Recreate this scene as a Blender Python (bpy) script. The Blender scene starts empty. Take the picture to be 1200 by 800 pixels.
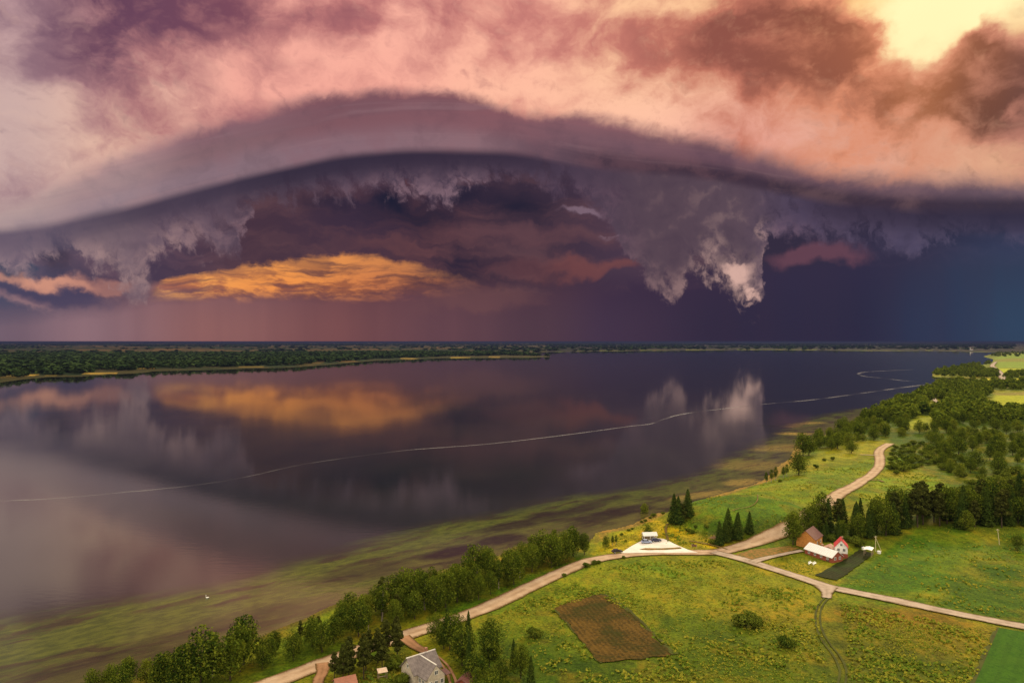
import bpy, math, random
import numpy as np
from mathutils import Vector, Matrix, noise as mnoise
from mathutils.geometry import delaunay_2d_cdt
random.seed(7); RNG = np.random.default_rng(11)
scene = bpy.context.scene
COL = scene.collection
F = 857.0; HC = 85.0; HZ = 400.0          # focal length in photo pixels, camera height, level line

# ---------------------------------------------------------------- camera
cam = bpy.data.cameras.new('camera'); cam.sensor_width = 36; cam.lens = F/1200*36
cam.clip_start = .5; cam.clip_end = 400000
camo = bpy.data.objects.new('camera', cam); COL.objects.link(camo)
camo.location = (0, 0, HC); camo.rotation_euler = (math.radians(90), 0, 0)
scene.camera = camo
# ---------------------------------------------------------------- exposure
vs = scene.view_settings
vs.view_transform = 'Standard'; vs.look = 'None'; vs.exposure = 0; vs.gamma = 1; vs.use_curve_mapping = False
cy = scene.cycles
cy.use_denoising = True
cy.max_bounces = 4; cy.diffuse_bounces = 2; cy.glossy_bounces = 2; cy.transmission_bounces = 2
cy.volume_bounces = 0; cy.transparent_max_bounces = 6; cy.caustics_reflective = False; cy.caustics_refractive = False
cy.sample_clamp_indirect = 4
# ---------------------------------------------------------------- colour helpers
def lin(v):
    v = v/255.0
    return v/12.92 if v <= .04045 else ((v+.055)/1.055)**2.4
def S(r, g, b, k=1.0): return (lin(r)*k, lin(g)*k, lin(b)*k, 1.0)

# ---------------------------------------------------------------- node expressions
class NT:
    def __init__(s, tree): s.t = tree
    def new(s, k): return s.t.nodes.new(k)
    def put(s, sock, v):
        if isinstance(v, X): s.t.links.new(v.s, sock)
        else: sock.default_value = v
    def math(s, op, *a, clamp=False):
        n = s.new('ShaderNodeMath'); n.operation = op; n.use_clamp = clamp
        for i, v in enumerate(a): s.put(n.inputs[i], v)
        return X(s, n.outputs[0])
    def vmath(s, op, *a):
        n = s.new('ShaderNodeVectorMath'); n.operation = op
        for i, v in enumerate(a): s.put(n.inputs[i], v)
        return X(s, n.outputs[0])
    def xyz(s, x, y, z=0.0):
        n = s.new('ShaderNodeCombineXYZ')
        for i, v in enumerate((x, y, z)): s.put(n.inputs[i], v)
        return X(s, n.outputs[0])
    def sep(s, v):
        n = s.new('ShaderNodeSeparateXYZ'); s.put(n.inputs[0], v); return [X(s, o) for o in n.outputs]
    def noise(s, v, scale=1.0, detail=6.0, rough=.5, dist=0.0, lac=2.0, color=False):
        n = s.new('ShaderNodeTexNoise'); s.put(n.inputs['Vector'], v)
        n.inputs['Scale'].default_value = scale; n.inputs['Detail'].default_value = detail
        n.inputs['Roughness'].default_value = rough; n.inputs['Distortion'].default_value = dist
        n.inputs['Lacunarity'].default_value = lac
        return X(s, n.outputs['Color' if color else 'Fac'])
    def smooth(s, x, a, b, lo=0.0, hi=1.0, kind='SMOOTHSTEP'):
        n = s.new('ShaderNodeMapRange'); n.interpolation_type = kind; n.clamp = True
        for i, v in enumerate((x, a, b, lo, hi)): s.put(n.inputs[i], v)
        return X(s, n.outputs[0])
    def mix(s, f, a, b, mode='MIX'):
        n = s.new('ShaderNodeMix'); n.data_type = 'RGBA'; n.blend_type = mode; n.clamp_factor = True
        s.put(n.inputs[0], f); s.put(n.inputs[6], a); s.put(n.inputs[7], b)
        return X(s, n.outputs[2])
    def ramp(s, x, stops, interp='EASE'):
        n = s.new('ShaderNodeValToRGB'); r = n.color_ramp; r.interpolation = interp
        while len(r.elements) < len(stops): r.elements.new(.5)
        for e, (p, c) in zip(r.elements, stops): e.position = p
        for e, (p, c) in zip(r.elements, stops): e.color = c
        s.put(n.inputs[0], x); return X(s, n.outputs[0])
    def fcurve(s, x, pts):
        n = s.new('ShaderNodeFloatCurve'); c = n.mapping.curves[0]
        pts = sorted(pts)
        while len(c.points) < len(pts): c.points.new(.5, .5)
        for p, q in zip(c.points, pts): p.location = q; p.handle_type = 'AUTO'
        n.mapping.update(); s.put(n.inputs[1], x); return X(s, n.outputs[0])
    def attr(s, name):
        n = s.new('ShaderNodeAttribute'); n.attribute_name = name; return n
class X:
    def __init__(s, n, sock): s.n = n; s.s = sock
    def __add__(a, b): return a.n.math('ADD', a, b)
    __radd__ = __add__
    def __sub__(a, b): return a.n.math('SUBTRACT', a, b)
    def __rsub__(a, b): return a.n.math('SUBTRACT', b, a)
    def __mul__(a, b): return a.n.math('MULTIPLY', a, b)
    __rmul__ = __mul__
    def __truediv__(a, b): return a.n.math('DIVIDE', a, b)

# ---------------------------------------------------------------- world: the storm sky, by direction
SUN_AZ = math.atan(500/F); SUN_EL = math.radians(24)
def make_world():
    w = bpy.data.worlds.new('World'); scene.world = w; w.use_nodes = True
    w.cycles.sampling_method = 'MANUAL'; w.cycles.sample_map_resolution = 512
    t = w.node_tree; t.nodes.clear(); n = NT(t)
    tc = n.new('ShaderNodeTexCoord'); d = X(n, tc.outputs['Generated'])
    dx, dy, dz = n.sep(d)
    az = n.math('ARCTAN2', dx, dy)
    hl = n.math('SQRT', dx*dx + dy*dy + 1e-6)
    el = n.math('MINIMUM', dz/hl, 1.3)
    x = az*F; y = el*F                       # degrees-like units of azimuth and elevation
    def cx(px): return F*math.atan((px-600)/F)
    def cY(px, py): return (400-py)*math.cos(math.atan((px-600)/F))
    xn = (x + 600.0)/1200.0
    def cn(px): return (cx(px)+600)/1200
    def curve(pts, lo=-10, hi=420):
        c = n.fcurve(xn, [(cn(a), (cY(a, b)-lo)/(hi-lo)) for a, b in pts])
        return c*(hi-lo) + lo
    def curve_w(pts, xs, lo=-10, hi=420):
        c = n.fcurve((xs + 600.0)/1200.0, [(cn(a), (cY(a, b)-lo)/(hi-lo)) for a, b in pts])
        return c*(hi-lo) + lo
    def cramp(px_cols): return n.ramp(xn, [(cn(a), c if len(c) == 4 else S(*c)) for a, c in px_cols])
    def G(px, py, sx, sy, X_=None, Y_=None):
        a = ((X_ or x) - cx(px))/(sx*math.cos(math.atan((px-600)/F))); b = ((Y_ or y) - cY(px, py))/sy
        return n.math('EXPONENT', (a*a + b*b)*-1.0)
    # ---------- turbulence
    p = n.xyz(x/100.0, y/100.0, 3.7)
    w1 = n.noise(p, 1.1, 4, .55, color=True); wr, wg, wb = n.sep(w1)
    w2 = n.noise(p, 3.6, 5, .6, color=True); vr, vg, vb = n.sep(w2)
    xw = x + (wr-.5)*100.0 + (vr-.5)*26.0
    yw = y + (wg-.5)*70.0 + (vg-.5)*22.0
    # ---------- high clouds
    pc = n.xyz(xw/100.0, yw/80.0, 1.3)
    bl = n.math('ABSOLUTE', n.noise(pc, 2.1, 5, .5)-.5)*2.0
    f1 = n.noise(pc, .9, 9, .6) + (bl-.22)*-.05
    pc2 = n.xyz((xw+7.0)/100.0, (yw+9.0)/80.0, 1.3)
    bl2 = n.math('ABSOLUTE', n.noise(pc2, 2.1, 5, .5)-.5)*2.0
    f1b = n.noise(pc2, .9, 9, .6) + (bl2-.22)*-.05
    p2 = n.xyz((x + (wr-.5)*60.0)/100.0, (y + (wg-.5)*40.0)/86.0, 6.3)
    f2 = n.noise(p2, 2.2, 7, .58); f2b = n.noise(n.vmath('ADD', p2, (.05, .06, 0)), 2.2, 7, .58)
    D = (f1-.5)*2.0 + (f2-.5)*1.5
    for (px, py, sx, sy, a) in [(105,40,75,70,.66),(215,12,110,34,.55),(115,125,35,40,.3),(340,20,110,40,.45),(230,60,60,45,.3),(560,15,110,30,.22),
                                (160,75,60,30,-.1),(650,45,60,35,.25),(870,40,60,48,.75),(940,35,75,50,.85),(985,65,50,26,.65),
                                (930,100,60,28,.38),(760,60,50,35,.28),(1150,75,26,62,.9),(1175,105,60,40,.85),(1110,100,70,40,.4),
                                (1040,120,60,25,.3),(800,110,60,20,.15),(1200,180,60,25,.1),
                                (450,75,150,30,-.1),(310,110,100,40,-.2),(20,180,60,60,-.15),(620,100,180,28,-.32),(1100,18,75,36,-1.2),(1020,5,30,20,-.5),
                                (760,12,60,14,-.5),(1190,0,50,60,-.2),(780,140,90,22,-.3),(1180,195,60,20,-.2),(530,60,120,25,-.12)]:
        D = D + G(px, py, sx, sy, xw, yw)*a
    top = cramp([(0,(206,164,166)),(150,(232,172,162)),(300,(244,172,156)),(450,(252,180,160)),(600,(255,186,160)),(750,(255,200,156)),(870,(255,200,150)),(980,(255,200,130)),(1060,(255,222,146)),(1200,(244,204,140))])
    low = cramp([(0,(204,172,166)),(150,(234,188,166)),(300,(244,170,154)),(450,(250,172,154)),(600,(255,192,162)),(750,(255,194,166)),(870,(238,170,152)),(1000,(226,168,146)),(1200,(226,170,136))])
    lite = n.mix(n.smooth(y, 220, 380), low, top)
    dk = cramp([(0,(112,82,104)),(120,(104,68,90)),(350,(130,78,92)),(560,(160,95,100)),(700,(180,108,100)),(830,(142,82,72)),(980,(128,74,62)),(1080,(150,92,62)),(1160,(104,66,56)),(1200,(96,64,60))])
    mid = cramp([(0,(160,126,134)),(200,(182,122,122)),(450,(190,118,116)),(600,(208,132,122)),(850,(196,118,98)),(1000,(220,142,110)),(1100,(216,146,116)),(1200,(194,130,112))])
    sky = n.mix(n.smooth(D, -.32, .42), lite, mid)
    sky = n.mix(n.smooth(D, .20, .78), sky, dk)
    sky = n.mix(n.smooth(f2, .44, .72, 0, .5)*n.smooth(D, .2, .7), sky, mid)
    rel = (f1 - f1b)*1.5 + (f2 - f2b)*2.4
    sky = n.mix(n.smooth(rel, .0, .65, 0, .45)*n.smooth(D, .8, .25, .3, 1), sky, n.mix(.25, lite, (1, .62, .42, 1)))
    sky = n.mix(n.smooth(rel*-1.0, .0, .6, 0, .42), sky, dk)
    glow = n.math('MULTIPLY', n.smooth(G(1100, 20, 105, 60, xw, yw) + (f2-.5)*.5, .1, .95), n.smooth(D, .4, -.35))
    sky = n.mix(glow, sky, S(255, 246, 186, 1.2))
    sky = n.mix(G(1090, 30, 150, 80)*.22, sky, S(255, 156, 104))
    # ---------- rain curtain and far storm under the shelf
    rain = cramp([(0,(126,104,118)),(100,(142,110,118)),(250,(148,100,98)),(400,(122,78,80)),(520,(104,70,78)),(620,(84,60,72)),(720,(66,50,72)),(850,(46,40,64)),(1000,(40,40,66)),(1100,(42,54,82)),(1200,(42,70,98))])
    rain2 = cramp([(0,(112,98,116)),(200,(128,92,100)),(430,(104,66,74)),(620,(78,52,66)),(750,(56,42,66)),(1000,(46,42,68)),(1200,(46,60,86))])
    shaft = n.noise(n.xyz(x/60.0, y/900.0, 9.1), 1.0, 3, .5)
    fall = n.mix(n.smooth(y, 10, 90), rain, rain2)
    fall = n.mix(n.smooth(shaft, .3, .75, 0, .28), fall, S(60, 44, 62))
    cave = cramp([(0,(74,74,98)),(150,(72,58,78)),(300,(70,50,64)),(420,(62,46,64)),(540,(48,38,56)),(620,(58,44,60)),(750,(72,54,72)),(900,(50,42,62)),(1050,(44,42,66)),(1200,(50,58,86))])
    cave2 = cramp([(0,(104,86,102)),(150,(104,78,92)),(300,(92,64,72)),(480,(96,62,68)),(620,(92,64,72)),(780,(100,70,78)),(900,(64,50,70)),(1050,(56,50,74)),(1200,(62,66,92))])
    pl = n.xyz(xw/150.0, yw/34.0, 5.5)
    fl = n.noise(pl, 1.0, 8, .55)
    cv = n.mix(n.smooth(fl, .38, .68), cave, cave2)
    hole = n.math('MAXIMUM', G(468,238,26,20,xw,yw)*1.0, G(490,248,60,20,xw,yw)*.75)
    hole = n.math('MAXIMUM', hole, G(535,228,26,9,xw,yw)*.9)
    hole = n.math('MAXIMUM', hole, G(615,240,40,18,xw,yw)*.8)
    hole = n.math('MAXIMUM', hole, G(52,302,18,16,xw,yw)*.6)
    hole = n.math('MAXIMUM', hole, G(400,240,60,14,xw,yw)*.5)
    cv = n.mix(hole, cv, S(30, 30, 50))
    fall_edge = n.smooth(y + (fl-.5)*50.0, curve([(0,372),(100,362),(200,345),(400,342),(560,338),(700,338),(800,330),(900,318),(1000,310),(1200,302)])-14.0,
                         curve([(0,372),(100,362),(200,345),(400,342),(560,338),(700,338),(800,330),(900,318),(1000,310),(1200,302)])+14.0)
    under = n.mix(fall_edge, fall, cv)
    wr3 = n.noise(n.xyz(x/46.0, y/46.0, 31.0), 1.0, 4, .55, color=True); q1, q2, q3 = n.sep(wr3)
    # lit cloud deck seen through the gap
    oT = curve([(150,362),(172,346),(195,330),(230,318),(270,313),(300,306),(350,300),(400,293),(440,294),(480,303),(520,316),(560,326),(610,340),(700,354)])
    oB = curve([(150,352),(180,344),(250,346),(330,344),(400,346),(480,342),(560,338),(640,340),(700,340)])
    po = n.xyz((x + (wr-.5)*30.0)/40.0, (y + (wg-.5)*22.0 + (vr-.5)*5.0)/13.0, 2.2)
    fo = n.noise(po, 1.0, 8, .62)
    yo = y + (fo-.5)*22.0 + (vg-.5)*22.0 + (q2-.5)*16.0 + 3.0
    om = n.smooth(yo, oT+3.0, oT-7.0)*n.smooth(y + (fo-.5)*22.0, oB-10.0, oB+10.0)
    om = om*n.smooth(x, cx(168), cx(196))*n.smooth(x, cx(640), cx(400))*.86
    oc = n.mix(n.smooth(fo, .40, .58), cramp([(150,(190,114,80)),(400,(168,98,66)),(600,(98,66,68))]), cramp([(150,(255,176,96)),(330,(255,158,78)),(450,(222,132,76)),(600,(136,86,74))]))
    oc = n.mix(n.smooth(y, oB+8.0, oT, 0, .30), oc, S(250, 176, 92))
    fs = n.noise(n.xyz((x + (wr-.5)*40.0)/85.0, (y + (wg-.5)*26.0 + (vr-.5)*6.0)/8.0, 12.0), 1.0, 6, .55)
    under = n.mix(om*n.smooth(fs, .32, .54, .3, 1.0), under, oc)
    for (px, py, sx, sy, c, a) in [(650,312,80,15,(112,68,70),.4),(560,345,70,20,(120,80,78),.35),(695,312,50,12,(124,72,70),.5),(640,275,90,12,(96,64,72),.4),(958,305,50,13,(110,70,84),.7),(40,332,50,6,(214,150,126),.9),(20,352,26,6,(170,128,128),.6),
                                   (50,345,60,10,(74,66,92),.8),(5,318,12,12,(60,70,92),.8),(120,333,60,8,(180,124,112),.6),(738,271,22,3.5,(190,160,178),.9),(690,247,26,5,(150,124,140),.5)]:
        under = n.mix(n.smooth(G(px, py, sx, sy, xw, yw) + (fl-.5)*.6, .15, .8, 0, a), under, S(*c))
    bandlo = cramp([(0,(96,84,102)),(200,(66,56,74)),(350,(52,44,62)),(550,(52,42,60)),(750,(64,52,68)),(900,(60,48,64)),(1000,(48,38,56)),(1200,(44,38,58))])
    # ---------- ragged underside of the shelf
    T = curve([(0,222),(50,212),(100,196),(150,178),(200,160),(260,140),(300,128),(350,117),(400,110),(450,106),(500,107),(550,115),(600,127),(650,133),(700,140),(750,149),(800,156),(850,164),(900,178),(950,190),(1000,198),(1100,204),(1200,206)])
    B = curve([(0,268),(50,262),(100,251),(150,240),(200,227),(250,214),(300,202),(350,191),(400,181),(450,176),(500,174),(550,175),(600,177),(650,186),(700,195),(750,201),(800,205),(850,212),(900,222),(950,231),(1000,239),(1050,243),(1100,245),(1200,245)])
    R = curve_w([(0,300),(30,322),(60,300),(100,308),(130,335),(165,345),(195,305),(230,292),(265,300),(300,276),(312,240),(330,232),(350,240),(380,228),(430,232),(470,232),(520,246),(560,222),(600,215),(650,215),(700,232),(725,262),(752,318),(775,346),(800,354),(816,336),(835,316),(850,342),(875,356),(893,352),(901,306),(915,286),(940,280),(980,276),(1040,284),(1090,296),(1140,278),(1200,285)], x + (q1-.5)*70.0 + y*.06)
    ww = n.noise(n.xyz(x/40.0, y/60.0, 8.0), 1.0, 5, .6, color=True); ur, ug, ub = n.sep(ww)
    pw = n.xyz((x + (ur-.5)*62.0 + y*.25)/21.0, (y + (ug-.5)*50.0)/40.0, 7.0)
    fw = n.noise(pw, 1.0, 9, .64)
    pf = n.xyz((x + (ug-.5)*46.0)/13.0, (y + (ur-.5)*50.0)/15.0, 2.0)
    ff = n.noise(pf, 1.0, 7, .6)
    lo = n.noise(n.xyz((x + (ur-.5)*40.0)/62.0, (y + (ug-.5)*40.0)/70.0, 21.0), 1.0, 4, .55)
    depth = (y - R) + (fw-.5)*92.0 + (ff-.5)*22.0 + (lo-.5)*70.0
    ua = n.smooth(depth, -6, n.smooth(lo, .35, .65, 10, 30))
    ucol = cramp([(0,(122,102,116)),(120,(126,104,112)),(200,(104,84,98)),(300,(88,70,84)),(420,(80,64,80)),(540,(80,64,80)),(650,(78,62,80)),(780,(86,68,80)),(860,(90,72,84)),(950,(80,68,92)),(1200,(78,74,102))])
    ulit = cramp([(0,(168,140,142)),(150,(176,142,138)),(290,(140,108,116)),(340,(92,72,86)),(400,(116,90,102)),(480,(146,114,124)),(540,(150,118,128)),(600,(112,86,100)),(720,(112,84,98)),(790,(154,122,120)),(870,(214,174,162)),(915,(118,92,108)),(1000,(92,78,100)),(1200,(94,86,110))])
    ud = n.smooth(depth, 62, 2)*n.smooth(B - y, 14, 46, .25, 1)
    u = n.mix(ud*n.smooth(ff*.6 + q2*.4, .40, .60, 0, .75), ucol, ulit)
    u = n.mix(n.smooth(fw, .54, .34, 0, .6)*n.smooth(depth, 90, 20), u, cave)
    fg = n.noise(n.xyz((x+(ur-.5)*26.0)/22.0, (y+(ug-.5)*26.0)/22.0, 4.0), 1.0, 5, .5)
    puff = n.math('MAXIMUM', G(862, 318, 20, 22, x + (ur-.5)*40.0, y + (ug-.5)*40.0), G(876, 343, 18, 16, x + (ur-.5)*40.0, y + (ug-.5)*40.0))
    u = n.mix(n.smooth(fg, .52, .30, 0, .28), u, n.mix(.5, cave, bandlo))
    u = n.mix(n.smooth(fg, .52, .72, 0, .16), u, ulit)
    u = n.mix(n.smooth(puff*n.smooth(fg, .30, .56), .2, .9, 0, .8), u, S(224, 180, 166))
    scud = n.mix(ua, under, u)
    # broken cellular pieces
    # ---------- shelf: band and laminar body
    db = B - y                                   # distance under the band line
    lam = n.noise(n.xyz(x/260.0 + (wr-.5)*1.0, (y-B)/11.0, 4.4), 1.0, 5, .55)
    lam2 = n.noise(n.xyz(x/500.0, (y-B)/34.0, 1.4), 1.0, 3, .5)
    bd = n.smooth(db + (lam-.5)*12.0, 46, 2, kind='SMOOTHERSTEP')
    scud2 = n.mix(bd*cramp([(0,(150,)*3),(200,(215,)*3),(400,(250,)*3),(620,(235,)*3),(720,(150,)*3),(850,(170,)*3),(960,(235,)*3),(1200,(225,)*3)]) if False else bd*n.ramp(xn, [(cn(0),(.7,)*3+(1,)),(cn(150),(.88,)*3+(1,)),(cn(400),(.95,)*3+(1,)),(cn(600),(.88,)*3+(1,)),(cn(680),(.35,)*3+(1,)),(cn(760),(.05,)*3+(1,)),(cn(900),(.08,)*3+(1,)),(cn(980),(.7,)*3+(1,)),(cn(1200),(.85,)*3+(1,))]), scud, bandlo)
    sv = n.math('DIVIDE', y-B, T-B)
    sl = cramp([(0,(162,140,144)),(120,(150,128,136)),(250,(138,114,124)),(400,(138,108,118)),(550,(140,108,116)),(640,(100,76,88)),(720,(62,48,62)),(850,(54,42,58)),(950,(50,40,56)),(1050,(50,40,58)),(1200,(48,42,60))])
    sm = cramp([(0,(186,160,156)),(120,(164,136,138)),(250,(132,100,106)),(400,(128,88,96)),(550,(132,90,98)),(700,(118,86,96)),(820,(108,78,90)),(950,(102,76,88)),(1050,(104,80,92)),(1200,(104,84,96))])
    st = cramp([(0,(210,176,168)),(120,(192,150,148)),(250,(146,100,110)),(400,(130,84,92)),(550,(138,88,94)),(700,(146,98,104)),(820,(156,108,108)),(950,(166,124,120)),(1200,(176,132,124))])
    body = n.mix(n.smooth(sv, .12, .55), sl, sm)
    body = n.mix(n.smooth(sv, .5, 1.05), body, st)
    body = n.mix(n.smooth(lam2 + (lam-.5)*.8, .35, .75, 0, .34), body, n.mix(.5, sl, bandlo))
    body = n.mix(n.smooth(lam, .52, .75, 0, .20), body, S(176, 138, 142))
    body = n.mix(n.smooth(f2, .38, .66, 0, .30), body, n.mix(.55, sm, st))
    body = n.mix(n.smooth(f2, .52, .34, 0, .30), body, n.mix(.45, sm, bandlo))
    sb = n.smooth((y - B) + (lam-.5)*6.0, -8.0, 4.0)
    full = n.mix(sb, scud2, body)
    edge = n.smooth((y - T) + (f1-.5)*40.0 + (f2-.5)*16.0 + (vg-.5)*14.0, n.fcurve(xn, [(cn(0), .30), (cn(200), .62), (cn(350), .72), (cn(600), .74), (cn(800), .64), (cn(1000), .5), (cn(1200), .45)])*40.0 - 40.0, 10)
    full = n.mix(edge, full, sky)
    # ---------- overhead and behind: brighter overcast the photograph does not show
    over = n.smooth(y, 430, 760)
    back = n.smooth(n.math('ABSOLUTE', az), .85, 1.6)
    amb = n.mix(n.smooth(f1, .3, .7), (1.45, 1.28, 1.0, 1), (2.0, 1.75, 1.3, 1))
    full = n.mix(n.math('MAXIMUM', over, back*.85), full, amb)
    full = n.vmath('MULTIPLY', full, (1, 1, 1))
    full = n.mix(n.smooth(dz, -.002, -.03), full, (.03, .03, .04, 1))
    skt = n.new('ShaderNodeTexSky'); skt.sky_type = 'NISHITA'; skt.sun_disc = False
    skt.sun_elevation = SUN_EL; skt.sun_rotation = SUN_AZ; skt.dust_density = 1
    bg0 = n.new('ShaderNodeBackground'); n.put(bg0.inputs[0], X(n, skt.outputs[0])); bg0.inputs[1].default_value = .05
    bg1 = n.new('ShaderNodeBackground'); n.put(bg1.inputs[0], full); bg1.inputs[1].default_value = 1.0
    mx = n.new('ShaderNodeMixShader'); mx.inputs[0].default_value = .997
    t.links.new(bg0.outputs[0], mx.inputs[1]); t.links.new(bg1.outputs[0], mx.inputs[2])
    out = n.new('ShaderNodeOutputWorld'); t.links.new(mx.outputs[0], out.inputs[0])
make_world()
# ---------------------------------------------------------------- the sun behind the break in the cloud
sl = bpy.data.lights.new('sun', 'SUN'); sl.energy = 3.0; sl.angle = math.radians(8); sl.color = (1, .83, .50)
so = bpy.data.objects.new('sun', sl); COL.objects.link(so)
sdir = Vector((math.sin(SUN_AZ)*math.cos(SUN_EL), math.cos(SUN_AZ)*math.cos(SUN_EL), math.sin(SUN_EL)))
so.rotation_euler = sdir.to_track_quat('Z', 'Y').to_euler(); so.location = (300, 0, 300)

# ================================================================ terrain
def vnoise(x, y, seed=0):
    xi = np.floor(x).astype(np.int64); yi = np.floor(y).astype(np.int64)
    fx = x-xi; fy = y-yi; fx = fx*fx*(3-2*fx); fy = fy*fy*(3-2*fy)
    def h(a, b):
        v = (a*374761393 + b*668265263 + seed*982451653) & 0xffffffff
        v = ((v ^ (v >> 13))*1274126177) & 0xffffffff
        return ((v ^ (v >> 16)) & 0xffff)/65535.0
    return (h(xi, yi)*(1-fx)+h(xi+1, yi)*fx)*(1-fy) + (h(xi, yi+1)*(1-fx)+h(xi+1, yi+1)*fx)*fy
def fbm(x, y, seed=0, o=4):
    s = 0; a = .5; t = 0
    for i in range(o):
        s = s + a*vnoise(x, y, seed+i*17); t += a; a *= .5; x = x*2.03+11.3; y = y*2.03+5.1
    return s/t
def flat(px, py, z=0.0):
    Y = (HC-z)*F/(py-HZ); return ((px-600)/F*Y, Y)
def poly_sd(P, x, y):
    """signed distance to a closed polygon, positive inside"""
    P = np.asarray(P, float); n = len(P); d = np.full(x.shape, 1e18); ins = np.zeros(x.shape, bool)
    for i in range(n):
        a = P[i]; b = P[(i+1) % n]; ex, ey = b-a; L = ex*ex+ey*ey+1e-9
        t = np.clip(((x-a[0])*ex+(y-a[1])*ey)/L, 0, 1)
        d = np.minimum(d, (x-a[0]-t*ex)**2+(y-a[1]-t*ey)**2)
        c = ((a[1] <= y) & (b[1] > y)) | ((b[1] <= y) & (a[1] > y))
        ins ^= c & (x < a[0] + (y-a[1])/(ey if abs(ey) > 1e-9 else 1e-9)*ex)
    d = np.sqrt(d); return np.where(ins, d, -d)
SHORE = [(60,845),(140,800),(200,775),(300,747),(400,706),(480,681),(540,660),(556,652),(582,650),(600,640),(650,626),(690,634),(702,625),(724,619),(745,612),(768,602),(790,599),(806,594),(826,587),(850,578),(875,570),(900,561),
         (912,548),(925,536),(935,522),(957,512),(985,504),(1000,494),(1020,486),(1037,477),(1056,469),(1075,462),(1092,455),(1106,449),(1128,446.5),(1137,443.5),(1120,442.5),(1096,442),(1092,440),(1094,436.5),(1106,433),(1120,431),(1134,428.5),(1152,427),
         (1162,424.5),(1164,421),(1156,419),(1152,417.5),(1162,415),(1168,413)]
SHORE_W = [(-660, -480)] + [flat(a, b) for a, b in SHORE]
NEAR = SHORE_W + [(9000, 7200), (60000, 7200), (60000, -20000), (-660, -20000)]
FAR = [flat(*p) for p in [(-700,470),(-300,460),(0,448),(30,444),(60,441.5),(95,441),(130,438.5),(165,437),(185,434.5),(250,433),(350,430),(400,426),(440,422.5),(520,419.5),(600,419),(644,418.4),(646,417),(610,415),(640,412.5),(700,411.2),(760,410.6),(830,410),(900,409.6),(960,410.2),(1010,410.8),(1060,411),(1090,410.6),(1135,412),(1160,412.5),(1200,411.5)]] + [(9000,7200),(90000,30000),(90000,90000),(-90000,90000),(-90000,2500)]
def shore_sd(x, y):
    d = np.hypot(x, y)
    j = (fbm(x/23, y/23, 3)-.5)*7*np.clip(1, 0, 1) + (fbm(x/6, y/6, 9)-.5)*2
    return np.maximum(poly_sd(NEAR, x, y), poly_sd(FAR, x, y)) + j
MOUND = flat(868, 604, 4); MOUND2 = flat(930, 572, 4)
def hgt(x, y):
    x = np.asarray(x, float); y = np.asarray(y, float)
    sd = shore_sd(x, y)
    r = np.hypot(x, y)
    land = .15 + 2.6*(1-np.exp(-np.maximum(sd, 0)/28.0)) + (fbm(x/70, y/70, 21, 3)-.5)*3.2*np.clip(sd/50, 0, 1)
    land = land + 14*np.clip((r-1500)/6000, 0, 1)*fbm(x/900, y/900, 5, 3)*np.clip(sd/400, 0, 1)
    mx, my = MOUND; u = (x-mx)/30; v = (y-my)/30; q = np.sqrt(u*u+v*v)
    land = land + 7.0*(1/(1+np.exp((q-1.0)*7)))*np.clip(sd/10, 0, 1)
    mx, my = MOUND2; q = np.sqrt(((x-mx)/62)**2+((y-my)/55)**2)
    land = land + 4.0*np.exp(-q*q)*np.clip(sd/25, 0, 1)
    wat = -np.minimum(3.0, .15-.12*sd)
    return np.where(sd > 0, land, wat)
def h1(x, y): return float(hgt(np.array([x]), np.array([y]))[0])
def g(px, py):
    z = 2.0
    for _ in range(7):
        x, y = flat(px, py, z); z = .5*z+.5*h1(x, y)
    return (x, y, h1(x, y))
def gpx(x, y, z=2.0): return 600+F*x/y, HZ+F*(HC-z)/y

def mesh_np(name, V, Fa, mat=None, attrs=None, smooth=True):
    me = bpy.data.meshes.new(name); V = np.asarray(V, np.float32); Fa = np.asarray(Fa, np.int32); k = Fa.shape[1]
    me.vertices.add(len(V)); me.vertices.foreach_set('co', V.ravel())
    me.loops.add(Fa.size); me.loops.foreach_set('vertex_index', Fa.ravel())
    me.polygons.add(len(Fa)); me.polygons.foreach_set('loop_start', np.arange(0, Fa.size, k, dtype=np.int32))
    me.polygons.foreach_set('loop_total', np.full(len(Fa), k, np.int32))
    if smooth: me.polygons.foreach_set('use_smooth', np.ones(len(Fa), bool))
    me.update(calc_edges=True)
    for nm, arr in (attrs or {}).items():
        a = me.color_attributes.new(nm, 'FLOAT_COLOR', 'POINT')
        c = np.ones((len(V), 4), np.float32); c[:, :arr.shape[1]] = arr; a.data.foreach_set('color', c.ravel())
    if mat: me.materials.append(mat)
    return me
def link(name, me, parent=None, kind=None, label=None, cat=None, group=None, loc=None):
    o = bpy.data.objects.new(name, me); COL.objects.link(o)
    if parent: o.parent = parent
    if loc is not None: o.location = loc
    tag(o, label, cat, group, kind); return o
def tag(o, label=None, cat=None, group=None, kind=None):
    if label: o['label'] = label
    if cat: o['category'] = cat
    if group: o['group'] = group
    if kind: o['kind'] = kind
    return o

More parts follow.
